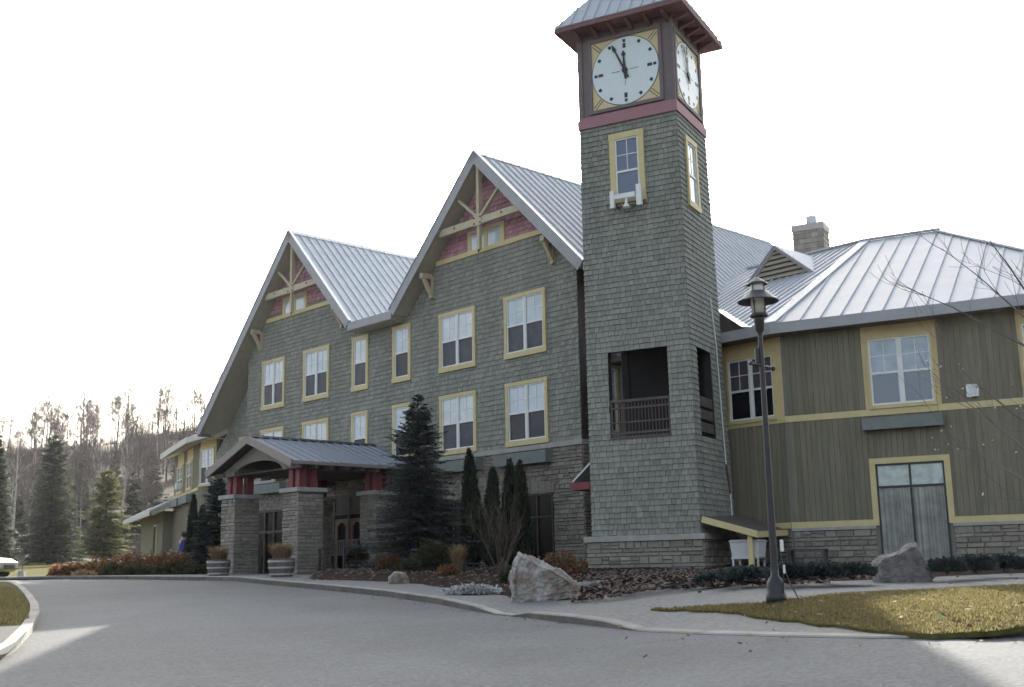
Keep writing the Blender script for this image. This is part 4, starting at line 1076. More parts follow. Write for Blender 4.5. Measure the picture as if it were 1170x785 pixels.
# chimney
p = at(926, 262, 41.5); ca, cb = w2t(p)
mb = MB(); mb.box(ca-.55, ca+.55, cb-.45, cb+.45, 10.5, 13.72, WT); ch = mb.build('chimney', 'mortar', wing, dz=DZ)
mb = MB()
for T_, a, b in ((lambda s, d, z: WT(s, cb-.45-d, z), ca-.56, ca+.56), (lambda s, d, z: WT(ca-.55-d, s, z), cb-.46, cb+.46), (lambda s, d, z: WT(ca+.55+d, s, z), cb-.46, cb+.46)):
    shingles(mb, T_, 11.0, 13.7, .2, lambda za, zb: [(a, b)], wr=(.15, .3), seed=51)
mb.build('chimney_cladding', [mat('weathered_chimney_shingle', (.27, .25, .22), .9, var=.2, namt=.15), 'butt'], ch, dz=DZ)
mb = MB(); mb.box(ca-.60, ca+.60, cb-.5, cb+.5, 13.70, 13.95, WT); mb.build('chimney_cap', mat('pale_chimney_cap', (.38, .36, .36), .7, namt=.1), ch, dz=DZ)
mb = MB(); mb.lathe([(.20, 0), (.20, .36), (.21, .37), (.17, .38)], 16, WT(ca+.05, cb, 13.95)); mb.build('flue', 'gal', ch, dz=DZ)
mb = MB(); mb.tube([WT(ca+.38, cb-.2, 13.95), WT(ca+.46, cb-.2, 14.3), WT(ca+.47, cb-.2, 13.95)], .014, 5); mb.build('flue_stay', 'iron', ch, dz=DZ); mb = MB(); mb.tube([WT(ca-.57, cb-.4, 13.9), WT(ca-.57, cb-.4, 14.35)], .010, 5); mb.build('flue_stay', 'iron', ch, dz=DZ)

# ================================================================== LEFT WING
YL = math.radians(-65.0); dL = V((math.cos(YL), math.sin(YL), 0)); dLn = V((-dL.y, dL.x, 0))
lb = m2w(-23.5, .6)
lw = thing('side_building', 'low olive wing with yellow window panels at the far left end of the lodge', 'building', (lb.x, lb.y, ZB+.1), YL)
DL = -(ZB+.1)
def LM(s, t, z):
    p = m2w(s, t)-lb; return (p.dot(dL), p.dot(dLn), z)
Fl = lambda s, d, z: (s, -d, z); Fp = lambda s, d, z: LM(s, .6-d, z)
mb = MB(); mb.box(-7.2, 0, 0, .3, 1.3, 7.7); mb.box(-23.5, -21.9, .6, .9, 1.3, 7.7, LM); mb.box(-7.2, -6.9, .3, 9, 1.3, 7.7); mb.box(-7.2, 2, 8.7, 9, 1.3, 7.7)
mb.build('wall', 'siding', lw, dz=DL)
mb = MB(); boards(mb, Fl, -7.2, 0, 1.4, 7.65, [(-6.25, -4.35, 5.6, 9), (-3.4, -1.7, 5.6, 9)], seed=61); boards(mb, Fp, -23.5, -21.98, 1.4, 5.6, seed=62); mb.build('board_siding', 'siding', lw, dz=DL)
for T_, a, b, z1_ in ((Fl, -6.3, -4.3, 7.65), (Fl, -3.45, -1.65, 7.65), (Fp, -23.45, -21.98, 7.7)):
    mb = MB(); mb.box(a, b, -.01, .004, 5.6, z1_, T_); mb.build('window_panel', 'panel', lw, dz=DL)
mb = MB(); mb.box(-7.2, 0, -.01, .045, 5.48, 5.62, Fl); mb.build('trim_band', 'yellow', lw, dz=DL)
window(lw, Fl, -6.15, -4.45, 5.62, 7.05, DL, 'double', casing=.06, sill=.1, upper='blueglass', lower='glass', mm='yellow')
window(lw, Fl, -3.3, -1.8, 5.62, 7.05, DL, 'double', casing=.06, sill=.1, upper='blueglass', lower='glass', mm='yellow')
window(lw, Fp, -23.38, -22.05, 5.62, 7.36, DL, 'double', casing=.06, sill=.1, upper='blind', lower='screen', mm='yellow')
flower_box(lw, Fl, -6.5, -4.2, 5.0, 5.38, DL, .34); flower_box(lw, Fl, -3.6, -1.4, 5.0, 5.38, DL, .34)
mb = MB(); mb.box(-5.0, -4.6, -.0, .3, 5.85, 6.15, Fl); ac = mb.build('window_air_conditioner', 'white', lw, dz=DL)
e0 = (-8.0, -.62, 7.85); e1 = (.0, -.62, 7.85)
ebend = LM(-23.68, .0, 7.85); er = LM(-21.2, .0, 7.85)
roof_slab(lw, [e0, (ebend[0], ebend[1], 7.85), (1.5, 5, 9.9), (-8.0, 5, 9.9)], (0, -1, -.37), DL, seam=.5)
roof_slab(lw, [ebend, er, (er[0]+.6, er[1]+4.4, 9.7), (1.5, 5, 9.9)], (.2, -1, -.37), DL, seam=.5)
mb = MB(); mb.hull8([(e0[0], e0[1]-.04, 7.62), (ebend[0], ebend[1]-.04, 7.62), (ebend[0], ebend[1]-.04, 7.9), (e0[0], e0[1]-.04, 7.9)], [(e0[0], e0[1], 7.62), (ebend[0], ebend[1], 7.62), (ebend[0], ebend[1], 7.9), (e0[0], e0[1], 7.9)])
mb.hull8([(ebend[0], ebend[1]-.04, 7.62), (er[0], er[1]-.04, 7.74), (er[0], er[1]-.04, 7.9), (ebend[0], ebend[1]-.04, 7.9)], [(ebend[0], ebend[1], 7.62), (er[0], er[1], 7.74), (er[0], er[1], 7.9), (ebend[0], ebend[1], 7.9)])
mb.build('eave_fascia', mat('pale_fascia', (.50, .49, .45), .6, namt=.06), lw, dz=DL)
# single-storey extension
mb = MB(); mb.box(-15.4, -7.2, -.5, .0, 1.3, 4.9); mb.box(-15.4, -7.4, 0, 7, 1.3, 4.9); ext = mb.build('extension_wall', 'siding', lw, dz=DL)
mb = MB(); mb.box(-15.4, -7.2, .5, .56, 2.5, 2.66, Fl); mb.box(-10.1, -9.1, .5, .57, 2.7, 4.3, Fl); mb.build('trim', 'yellow', ext, dz=DL)
mb = MB(); mb.box(-10.0, -9.2, .571, .58, 2.8, 4.2, Fl); mb.build('pane', 'glass', ext, dz=DL)
roof_slab(lw, [(-17.2, -1.3, 4.85), (-6.2, -1.3, 4.85), (-6.2, .02, 5.5), (-17.2, .02, 5.5)], (0, -1, -.5), DL, seam=.5)
mb = MB(); mb.box(-17.2, -6.2, -1.34, -1.3, 4.62, 4.86); mb.build('eave_fascia', M['pale_fascia'] if 'pale_fascia' in M else bpy.data.materials['pale_fascia'], lw, dz=DL)
# ================================================================== SMALL STRUCTURES
ln = thing('lean_to', 'small lean-to roof with yellow fascia boards and one post in the corner beside the tower', 'shelter', tuple(t2w(0, 0, ZB)), YW)
qa, qb, qc, qd = V((.16, -.02, 2.80)), V((1.45, -.02, 2.38)), V((1.45, 2.78, 2.48)), V((.16, 2.78, 2.92))
up = V((0, 0, .05))
mb = MB(); mb.hull8([qa+V((0, .05, .0)), qb+V((-.0, .05, .0)), qc, qd], [qa+up+V((0, .05, 0)), qb+up+V((0, .05, 0)), qc+up, qd+up])
mb.build('roof', 'brown', ln, dz=DZ)
mb = MB(); mb.beam(qa-V((.1, 0, .02)), qb-V((-.03, 0, .02)), .05, .16); mb.beam(qb+V((.03, .0, -.03)), qc+V((.03, 0, -.03)), .05, .15)
mb.build('fascia', 'yellow', ln, dz=DZ)
mb = MB(); mb.box(1.20, 1.32, .06, .17, 1.52, 2.36); ps = mb.build('post', 'yellow', ln, dz=DZ)
mb = MB(); mb.box(1.13, 1.39, 0, .24, 1.3, 1.56); mb.build('post_footing', 'cap', ln, dz=DZ)
tk = thing('storage_tank', 'white plastic tank on a thin metal stand under the lean-to', 'tank', tuple(t2w(1.06, .55, 1.45)), YW)
mb = MB(); mb.hull8([(-.34, -.3, .36), (.34, -.3, .36), (.34, .3, .36), (-.34, .3, .36)], [(-.38, -.34, .74), (.38, -.34, .74), (.38, .34, .74), (-.38, .34, .74)]); mb.hull8([(-.41, -.37, .74), (.41, -.37, .74), (.41, .37, .74), (-.41, .37, .74)], [(-.36, -.32, .79), (.36, -.32, .79), (.36, .32, .79), (-.36, .32, .79)])
mb.build('tank_body', 'tank', tk)
mb = MB(); mb.box(-.36, .36, -.32, .32, .31, .36); mb.build('stand_top', 'gal', tk)
for x in (-.32, .32):
    for y in (-.28, .28): mb = MB(); mb.box(x-.025, x+.025, y-.025, y+.025, -.02, .31); mb.build('leg', 'gal', tk)
ww = thing('wire_bench', 'low dark metal frame bench against the wing wall behind the tank', 'bench', tuple(t2w(2.15, 2.2, 1.45)), YW)
mb = MB(); mb.box(-.5, .5, -.2, .2, .5, .54); mb.build('seat', 'iron', ww)
for x in (-.45, .45):
    for y in (-.17, .17): mb = MB(); mb.box(x-.03, x+.03, y-.03, y+.03, -.1, .5); mb.build('leg', 'iron', ww)

# lamp post
lp = gp(887, 684, .17)
lamp = thing('street_lamp', 'tall dark lamp post with a wide shade and a short crossarm on the lawn edge', 'lamp post', tuple(lp))
H = at(867, 316, lp.y).z - lp.z
mb = MB(); mb.lathe([(.135, -.08), (.135, .05), (.112, .08), (.125, .16), (.095, .24), (.054, .29), (.049, .4), (.047, 1.0), (.041, 2.0), (.033, H-.82), (.033, H-.79), (.055, H-.76), (.07, H-.62), (.09, H-.56)], 16); mb.build('pole', 'black', lamp, smooth=True)
mb = MB(); mb.lathe([(.09, H-.575), (.125, H-.56), (.125, H-.535), (.09, H-.52)], 18); lan = mb.build('lantern', 'black', lamp)
mb = MB(); mb.lathe([(.095, H-.525), (.105, H-.155), (.095, H-.11)], 18); mb.build('lantern_glass', 'lampglass', lan, smooth=True)
mb = MB()
for k in range(4): a = PI/4+k*PI/2; mb.tube([(.105*math.cos(a), .105*math.sin(a), H-.55), (.112*math.cos(a), .112*math.sin(a), H-.10)], .008, 5)
mb.build('lantern_bar', 'black', lan)
mb = MB(); n = 24
prof = [(.12, H-.235), (.275, H-.36), (.28, H-.345), (.13, H-.215)]
i0 = 0
for k in range(3):
    for j in range(n):
        a0, a1 = 2*PI*j/n, 2*PI*(j+1)/n
        mb.add([(prof[k][0]*math.cos(a0), prof[k][0]*math.sin(a0), prof[k][1]), (prof[k][0]*math.cos(a1), prof[k][0]*math.sin(a1), prof[k][1]), (prof[k+1][0]*math.cos(a1), prof[k+1][0]*math.sin(a1), prof[k+1][1]), (prof[k+1][0]*math.cos(a0), prof[k+1][0]*math.sin(a0), prof[k+1][1])], .5)
mb.build('lamp_shade', 'iron', lamp)
mb = MB(); mb.lathe([(.13, H-.11), (.145, H-.115), (.13, H-.09), (.05, H-.03), (.016, H-.015), (.01, H)], 18); mb.build('lantern_cap', 'iron', lamp)
mb = MB(); d = V((.66, .75, 0))*.30; zc = H-1.24
mb.tube([V((0, 0, zc))-d, V((0, 0, zc))+d], .013, 8)
mb.lathe([(.01, -.03), (.03, -.015), (.03, .015), (.01, .03)], 10, tuple(V((0, 0, zc))-d)); mb.lathe([(.01, -.04), (.035, -.02), (.035, .02), (.01, .04)], 10, tuple(V((0, 0, zc))+d))
mb.box(-.085, -.035, -.03, .03, zc+.04, zc+.24)
mb.build('crossarm', 'black', lamp)
mb = MB(); mb.tube([(.08, -.09, .02), (.09, -.08, .4), (.07, -.04, .7)], .009, 5); mb.tube([(.10, -.08, .42), (.15, -.1, .23), (.24, -.2, .0)], .010, 5); mb.build('cable', 'black', lamp)
mb = MB(); mb.box(.07, .11, -.12, -.09, .60, .75); mb.box(.09, .115, -.115, -.09, .32, .43); mb.build('outlet_box', 'white', lamp)

# barrel planters
def planter(px, py, label, plabel):
    p = gp(px, py, KH)
    t = thing('barrel_planter', label, 'planter', tuple(p), rnd.uniform(0, 1), 'barrel planters by the porch')
    mb = MB(); n = 20; prof = [(.30, 0), (.35, .2), (.37, .36), (.36, .5)]
    for j in range(n):
        a0, a1 = 2*PI*(j+.04)/n, 2*PI*(j+.96)/n; rr = rnd.random()
        for k in range(3):
            q = [(r*math.cos(a), r*math.sin(a), z) for (r, z), a in ((prof[k], a0), (prof[k], a1), (prof[k+1], a1), (prof[k+1], a0))]; mb.add(q, rr)
        r1, r2 = .36, .32
        mb.add([(r1*math.cos(a0), r1*math.sin(a0), .5), (r1*math.cos(a1), r1*math.sin(a1), .5), (r2*math.cos(a1), r2*math.sin(a1), .5), (r2*math.cos(a0), r2*math.sin(a0), .5)], rr)
    mb.lathe([(.295, .002), (.345, .2), (.362, .36), (.33, .46)], 20)
    mb.build('barrel', 'barrel', t)
    for z in (.07, .25, .42):
        r = .30+.25*z if z < .2 else (.357 if z < .3 else .372)
        mb = MB(); mb.lathe([(r, z-.025), (r+.008, z-.02), (r+.012, z+.02), (r+.004, z+.025)], 24); mb.build('hoop', 'gal', t)
    mb = MB(); mb.lathe([(.33, .44), (.2, .47), (.02, .48)], 16); mb.build('soil', 'mulch', t)
    g = MB(); R = random.Random(int(px))
    for _ in range(900):
        a = R.uniform(0, 2*PI); r0 = R.uniform(0, .22); h = R.uniform(.2, .5); sp = R.uniform(.1, .34)
        b = V((r0*math.cos(a), r0*math.sin(a), 0)); m1 = b+V((math.cos(a)*sp*.4, math.sin(a)*sp*.4, h*.7)); e = b+V((math.cos(a)*sp, math.sin(a)*sp, h))
        w = V((-math.sin(a), math.cos(a), 0))*.008
        g.add([b-w, b+w, m1+w, m1-w], R.random()); g.add([m1-w, m1+w, e], R.random())
    o = g.build('planter_plant', 'tan', None, loc=(p.x, p.y, p.z+.47)); tag(o, plabel, 'plant', 'plants in the barrels')
    # pale pumpkin-like bundle on the left rim
    return t
planter(249.5, 658, 'grey barrel planter nearest the left porch pier', 'dry tan plant in the barrel by the left porch pier')
planter(321.5, 659, 'barrel planter with bright metal hoops at the right porch pier', 'dry tan plant in the bright-hooped barrel at the right pier')
# bench beside the porch
bp = gpb(386, 657); bp = V((bp.x, min(bp.y, 37.5), 0)); bp = at(386, 655, 37.2); bp.z = bz(bp.x, bp.y)
bn = thing('park_bench', 'dark slatted wooden bench in the bed beside the porch pier', 'bench', tuple(bp), YM)
mb = MB()
for k in range(5): mb.box(-.7, .7, -.25+k*.1, -.17+k*.1, .42, .45)
mb.build('seat', 'bench', bn)
mb = MB()
for k in range(12): x = -.66+k*.12; mb.box(x-.03, x+.03, .25, .28, .45, .88-.12*abs(k/5.5-1)**2)
mb.box(-.72, .72, .245, .285, .86, .92)
mb.build('backrest', 'bench', bn)
for x in (-.68, .68):
    for y in (-.24, .24): mb = MB(); mb.box(x-.035, x+.035, y-.035, y+.035, -.05, .62 if y < 0 else .9); mb.build('leg', 'bench', bn)
    mb = MB(); mb.box(x-.045, x+.045, -.28, .26, .62, .655); mb.build('armrest', 'bench', bn)
# post with concrete foot at the far left
pp = at(25, 655, 52); pp.z = gz(pp.x, pp.y)
sp = thing('marker_post', 'thin marker post standing in a small concrete foot beyond the island', 'post', tuple(pp))
mb = MB(); mb.hull8([(-.15, -.15, -.03), (.15, -.15, -.03), (.15, .15, -.03), (-.15, .15, -.03)], [(-.12, -.12, .32), (.12, -.12, .32), (.12, .12, .32), (-.12, .12, .32)]); mb.build('concrete_foot', 'cap', sp)
mb = MB(); mb.tube([(0, 0, .3), (.03, 0, 1.5)], .018, 6); mb.build('pole', 'iron', sp)

# rocks
def rock(name, pts_loop, depth, p, rz, m, label, seed, k=.12):
    """lumpy boulder: profile loop (x, z) extruded in depth with faceted noise"""
    bm = bmesh.new()
    A = [bm.verts.new((x*.86, -depth*.5, z*.9)) for x, z in pts_loop]; B = [bm.verts.new((x, -depth*.12, z)) for x, z in pts_loop]; C = [bm.verts.new((x*.97, depth*.2, z*.97)) for x, z in pts_loop]; D_ = [bm.verts.new((x*.75, depth*.55, z*.8)) for x, z in pts_loop]
    n = len(A)
    bm.faces.new(A)
    bm.faces.new(D_[::-1])
    for a, b in ((A, B), (B, C), (C, D_)):
        for i in range(n): bm.faces.new((a[i], b[i], b[(i+1) % n], a[(i+1) % n]))
    bmesh.ops.triangulate(bm, faces=bm.faces[:])
    for _ in range(4): bmesh.ops.subdivide_edges(bm, edges=bm.edges[:], cuts=1, use_grid_fill=True)
    bmesh.ops.triangulate(bm, faces=bm.faces[:])
    bmesh.ops.recalc_face_normals(bm, faces=bm.faces[:]); bm.normal_update()
    for v in bm.verts:
        q = v.co*2.2 + V((seed, seed*2, 0))
        c = noise.cell(q*1.3)
        v.co += v.normal*(noise.noise(q)*k + noise.noise(q*3.1)*k*.45 + abs(noise.noise(q*6))*k*.5 - abs(noise.noise(q*13+V((5, 1, 2))))*k*.25)
    me = bpy.data.meshes.new(name); bm.to_mesh(me); bm.free(); me.materials.append(M[m])
    o = bpy.data.objects.new(name, me); COL.objects.link(o); o.location = p; o.rotation_euler = (0, 0, rz)
    return tag(o, label, 'boulder')
bp = gp(628, 683, .15)
sc_ = bp.y/FPX
L1 = [(x*sc_, z*sc_) for x, z in ((-41, -8), (-42, 22), (-38, 42), (-33, 51), (-18, 44), (0, 35), (20, 26), (36, 14), (40, 2), (38, -8))]
rock('boulder', L1, .95, (bp.x, bp.y+.3, bp.z+.0), -.12, 'boulder', 'large pale angular boulder with brown stains on the bed edge', 3, .09)
bp = gp(1036, 659, .2); sc_ = bp.y/FPX
L2 = [(x*sc_, z*sc_) for x, z in ((-31, -6), (-29, 16), (-22, 23), (0, 29), (12, 36), (19, 37), (24, 28), (31, 12), (33, -6))]
rock('boulder', L2, .8, (bp.x, bp.y+.3, bp.z), -.2, 'rockgrey', 'grey boulder with a slanted top before the glass door', 8, .045)
bp = gp(455, 664, .18); sc_ = bp.y/FPX
L3 = [(x*sc_, z*sc_) for x, z in ((-12, -3), (-11, 4), (-4, 9), (6, 8), (11, 4), (12, -3))]
rock('boulder', L3, .5, (bp.x, bp.y+.15, bp.z), 0, 'boulder', 'small pale stone in the bed below the blue spruce', 5, .05)
for i, (px, py, w, h, lab) in enumerate(((674, 673, 12, 8, 'flat dark slab stone leaning against the large boulder'), (690, 670, 10, 6, 'thin grey slab stone right of the large boulder'))):
    bp = gp(px, py, .2); sc_ = bp.y/FPX
    rock('slab_stone', [(x*sc_*w, z*sc_*h) for x, z in ((-1, -.4), (-1, .5), (-.3, .95), (.8, .8), (1.1, .2), (1, -.4))], .6, tuple(bp), .3, 'rockgrey', lab, 20+i, .05)
bp = at(199, 632, 49); bp.z = gz(bp.x, bp.y)
rock('boulder', [(-.45, -.1), (-.4, .7), (-.1, 1.15), (.3, 1.0), (.45, .4), (.45, -.1)], .6, tuple(bp), 0, 'boulder', 'pale upright stone behind the shrubs at the far left', 31, .05)

# ================================================================== VEGETATION
def conifer(mb_leaf, mb_trunk, h, rad, R, levels=26, per=13, sprays=10, base=.06, droop=.25, tuft=.2, power=.85, w=.016, irr=.16):
    mb_trunk.tube([(0, 0, -.1), (0, 0, h*.5), (0, 0, h*.97)], [h*.018+.02, h*.012+.01, .008], 7)
    for i in range(levels):
        t = base + (1-base)*(i/(levels-1))**1.0
        z0 = h*t; r = rad*(1-t)**power*(.86+.28*R.random()) + .05
        n = max(4, int(per*(.45+.55*(1-t)))) if t < .93 else 4
        for k in range(n):
            a = 2*PI*(k+R.random()*.8)/n; L = r*R.uniform(1-irr*2, 1+irr); up = .55*(t**2) if t > .6 else 0
            d = V((math.cos(a), math.sin(a), 0)); z = z0+R.uniform(-.9, .9)*h/levels
            def pt(u): return d*(L*u) + V((0, 0, z - droop*L*u*(1-u*.55) + up*L*u))
            if L > .35: mb_trunk.tube([pt(0), pt(.5), pt(.95)], [.012*L+.004, .008*L+.003, .003], 3, cap=False)
            ns = max(3, int(sprays*(.4+L/rad*.8)))
            for s in range(ns):
                u = .15 + .85*((s+R.random())/ns)
                c = pt(u); side = V((-d.y, d.x, 0))
                for sg in (-1, 1, 0):
                    l = tuft*(1.15-.5*u)*R.uniform(.7, 1.25)
                    dr = (d*R.uniform(.5, 1.1) + side*sg*R.uniform(.5, 1.1) + V((0, 0, R.uniform(-.35, .3)))).normalized()
                    ax_ = dr.cross(V((R.uniform(-.4, .4), R.uniform(-.4, .4), 1))).normalized()*w*R.uniform(.8, 1.6)*(1+2*(tuft))
                    e = c + dr*l; m_ = c + dr*l*.5
                    mb_leaf.add([c, m_+ax_, e, m_-ax_], R.random())
    for _ in range(10):
        a = R.uniform(0, 2*PI); mb_leaf.add([(0, 0, h*.93), (.03*math.cos(a), .03*math.sin(a), h*.96), (.02*math.cos(a), .02*math.sin(a), h*1.0), (-.01, 0, h*.96)], R.random())
def spruce(px, ytop, y, hw, m, label, seed, name='spruce_tree', group=None, zb=None, **kw):
    x = (px-585)/FPX*y*1.0; p = at(px, 650, y); x = p.x
    z = bz(x, y) if zb == 'bed' else gz(x, y)
    h = at(px, ytop, y).z - z; R = random.Random(seed)
    l, t = MB(), MB(); conifer(l, t, h, hw*y/FPX, R, **kw)
    r = thing(name, label, 'tree', (x, y, z), 0, group)
    t.build('trunk', 'bark', r); l.build('crown', m, r); return r
spruce(478, 455, 34.5, 66, 'spruce', 'tall blue spruce standing before the stone wall right of the porch', 1, zb='bed', levels=44, per=24, sprays=17, tuft=.20, power=.74, base=.015, w=.018, irr=.2)
spruce(246, 546, 45.5, 30, 'spruce', 'bushy blue spruce close beside the left porch pier', 2, levels=30, per=18, sprays=12, tuft=.24, base=.02, power=.6, w=.024)
spruce(55, 500, 100, 43, 'spruce_dark', 'broad dark spruce on the lawn at the far left', 3, levels=36, per=20, sprays=11, tuft=.55, base=.05, w=.040, irr=.22, power=.75)
spruce(118, 538, 95, 33, 'pine', 'light yellowish pine on the lawn right of the dark spruce', 4, name='pine_tree', levels=28, per=17, sprays=10, tuft=.5, base=.08, power=.62, w=.036, droop=-.15, irr=.25)
spruce(-14, 500, 85, 32, 'spruce_dark', 'green spruce cut off by the left edge of the picture', 5, levels=34, per=18, sprays=11, tuft=.6, base=.06, w=.042)
def cedar(px, ytop, y, hw, label, seed, group, bed=True, n=2600):
    p = at(px, 650, y); z = bz(p.x, y) if bed else gz(p.x, y); h = at(px, ytop, y).z - z; rad = hw*y/FPX
    R = random.Random(seed); l, t = MB(), MB()
    t.tube([(0, 0, -.1), (0, 0, h*.9)], [.05, .01], 6)
    lean = R.uniform(-.03, .03)
    for _ in range(n):
        u = R.random()**.9; zz = h*u
        prof = (min(1, u/.12)**.5)*(1-u**2.2)**.75
        a = R.uniform(0, 2*PI); rr = rad*prof*(R.random()**.35)*(1+.25*noise.noise(V((math.cos(a)*1.5, math.sin(a)*1.5, zz*2+seed))))
        c = V((rr*math.cos(a)+lean*zz, rr*math.sin(a), zz)); d = V((math.cos(a)*.35+R.uniform(-.3, .3), math.sin(a)*.35+R.uniform(-.3, .3), 1)).normalized()
        l_ = R.uniform(.08, .2); s = d.cross(V((R.uniform(-1, 1), R.uniform(-1, 1), .2))).normalized()*R.uniform(.02, .045)
        l.add([c-d*l_*.3, c+s, c+d*l_, c-s], R.random())
    r = thing('cedar_tree', label, 'tree', (p.x, y, z), 0, group); t.build('trunk', 'bark', r); l.build('crown', 'cedar', r)
cedar(540.5, 516, 35.0, 14, 'tallest columnar cedar, next to the blue spruce', 1, 'columnar cedars by the lodge')
cedar(562, 538, 34.6, 13, 'shorter columnar cedar behind the bare shrub', 2, 'columnar cedars by the lodge')
cedar(586, 528, 34.8, 13, 'left one of the close pair of cedars by the dark window', 3, 'columnar cedars by the lodge')
cedar(598, 530, 34.2, 12, 'right one of the close pair of cedars by the dark window', 4, 'columnar cedars by the lodge')
cedar(218, 568, 47, 8, 'dark columnar cedar nearest the side building', 5, 'columnar cedars by the side building', False)
cedar(228, 580, 46, 9, 'dark columnar cedar next to the small blue spruce', 6, 'columnar cedars by the side building', False)

def bush(px, py, w, h, y, m, label, seed, name='shrub', cat='shrub', group=None, bed=True, n=1500, leaf=.05, stems=14, up=.3):
    """w, h in pixels at depth y"""
    p = at(px, py, y); z = (bz(p.x, y) if bed else gz(p.x, y)); k = y/FPX; rw = w*k; hh = h*k
    R = random.Random(seed); l, t = MB(), MB()
    for _ in range(stems):
        a = R.uniform(0, 2*PI); e = V((math.cos(a)*rw*R.uniform(.3, .8), math.sin(a)*rw*R.uniform(.3, .7), hh*R.uniform(.5, .95)))
        t.tube([(e.x*.1, e.y*.1, -.05), e*.5+V((0, 0, hh*.12)), e], [.012, .008, .004], 3, cap=False)
    for _ in range(n):
        a = R.uniform(0, 2*PI); ph = math.acos(R.uniform(-.2, 1)); rr = R.random()**.4
        nn = 1+.35*noise.noise(V((math.cos(a)*2+seed, math.sin(a)*2, ph*2)))
        c = V((math.sin(ph)*math.cos(a)*rw*rr*nn, math.sin(ph)*math.sin(a)*rw*.75*rr*nn, max(.01, hh*.15+math.cos(ph)*hh*.85*rr*nn)))
        d = (V((math.cos(a), math.sin(a), up+R.uniform(-.5, .9))) + V((R.uniform(-.6, .6), R.uniform(-.6, .6), 0))).normalized()
        s = d.cross(V((R.uniform(-1, 1), R.uniform(-1, 1), .3))).normalized()*leaf*R.uniform(.3, .6); L = leaf*R.uniform(.8, 2)
        l.add([c, c+d*L*.5+s, c+d*L, c+d*L*.5-s], R.random())
    r = thing(name, label, cat, (p.x, y, z), 0, group); t.build('stem', 'bark', r); l.build('foliage', m, r); return r
bush(494, 650, 22, 29, 32.5, 'olive', 'round dark green shrub right of the blue spruce foot', 1, leaf=.06, n=2500)
bush(446, 652, 16, 16, 33.5, 'rust', 'low rust-brown shrub left under the blue spruce', 2, n=900)
bush(468, 655, 13, 13, 31.5, 'olive', 'small dark shrub behind the small pale stone', 15, n=800)
bush(640, 645, 26, 26, 28.5, 'rust', 'orange-brown shrub behind the large boulder', 3, leaf=.07, n=500, stems=30)
bush(585, 668, 12, 16, 25.5, 'olive', 'small green shrub touching the left of the large boulder', 4, n=900)
bush(512, 664, 11, 12, 29, 'rust', 'small brown shrub left of the tan grass clump', 16, n=600)
bush(409, 655, 12, 26, 37.0, 'olive', 'dark rounded shrub beside the bench', 5, leaf=.06)
bush(430, 658, 12, 10, 35, 'rust', 'low brown shrub between bench and blue spruce', 17, n=600)
M['silver'] = mat('silver_leaves', (.42, .43, .42), .85, var=.3)
bush(541, 673, 30, 10, gpb(541, 673).y, 'silver', 'low silvery-white mat plant at the sidewalk edge', 18, name='mat_plant', cat='plant', n=2200, leaf=.05, stems=6)
# ornamental grass clump
p = at(524, 662, 30.5); g = MB(); R = random.Random(8)
for _ in range(700):
    a = R.uniform(0, 2*PI); h = R.uniform(.3, .75); spd = R.uniform(.05, .35); b = V((R.uniform(-.08, .08), R.uniform(-.08, .08), 0)); w = V((-math.sin(a), math.cos(a), 0))*.008
    m1 = b+V((math.cos(a)*spd*.4, math.sin(a)*spd*.4, h*.7)); e = b+V((math.cos(a)*spd, math.sin(a)*spd, h)); g.add([b-w, b+w, m1+w, m1-w], R.random()); g.add([m1-w, m1+w, e], R.random())
tag(g.build('grass_clump', 'tan', None, loc=(p.x, p.y, bz(p.x, p.y))), 'tan dry ornamental grass clump beside the bare shrub', 'plant')
# bare branching shrubs and trees
def branch(mt, mc, p, d, L, r, lev, R, spread=.6, upb=.25, minr=.004, kids=(3, 5), bud=None, n=5):
    pts = [p]; rad = [r]; q = p; dd = d.normalized(); seg = 4
    for k in range(seg):
        dd = (dd + V((R.uniform(-.18, .18), R.uniform(-.18, .18), R.uniform(-.08, .16)+upb*.1))).normalized()
        q = q + dd*L/seg; pts.append(q); rad.append(max(minr, r*(1-.65*(k+1)/seg)))
    (mt if lev > 1 else mc).tube(pts, rad, n if lev > 1 else 3, cap=False)
    if bud is not None and lev <= 1:
        for k in range(2, seg+1):
            if R.random() < .35: bud.append(pts[k])
    if lev <= 0: return
    for k in range(R.randint(*kids)):
        u = R.uniform(.3, 1.0); i = min(seg-1, int(u*seg)); b = pts[i].lerp(pts[i+1], u*seg-i)
        a = R.uniform(0, 2*PI); ref = dd.cross(V((.3, .2, 1))).normalized(); o = (ref*math.cos(a)+dd.cross(ref)*math.sin(a))
        nd = (dd*(1-spread*.5) + o*spread + V((0, 0, upb))).normalized()
        branch(mt, mc, b, nd, L*R.uniform(.45, .72), max(minr, r*.5*(1-.4*u)), lev-1, R, spread, upb, minr, kids, bud, n)
p = at(573, 668, 28.5); R = random.Random(12); t, c = MB(), MB()
for k in range(7):
    a = 2*PI*k/7+R.random(); branch(t, c, V((0, 0, -.05)), V((math.cos(a)*.42, math.sin(a)*.3, 1)), R.uniform(1.0, 1.5), .026, 2, R, .5, .3, .005, (3, 5))
r = thing('bare_shrub', 'leafless multi-stemmed shrub standing left of the large boulder', 'shrub', (p.x, p.y, bz(p.x, p.y))); M['shrub_twig'] = mat('dark_shrub_twigs', (.085, .062, .048), .9, var=.3); t.build('stem', 'shrub_twig', r); c.build('twigs', 'shrub_twig', r)
for v in (): pass
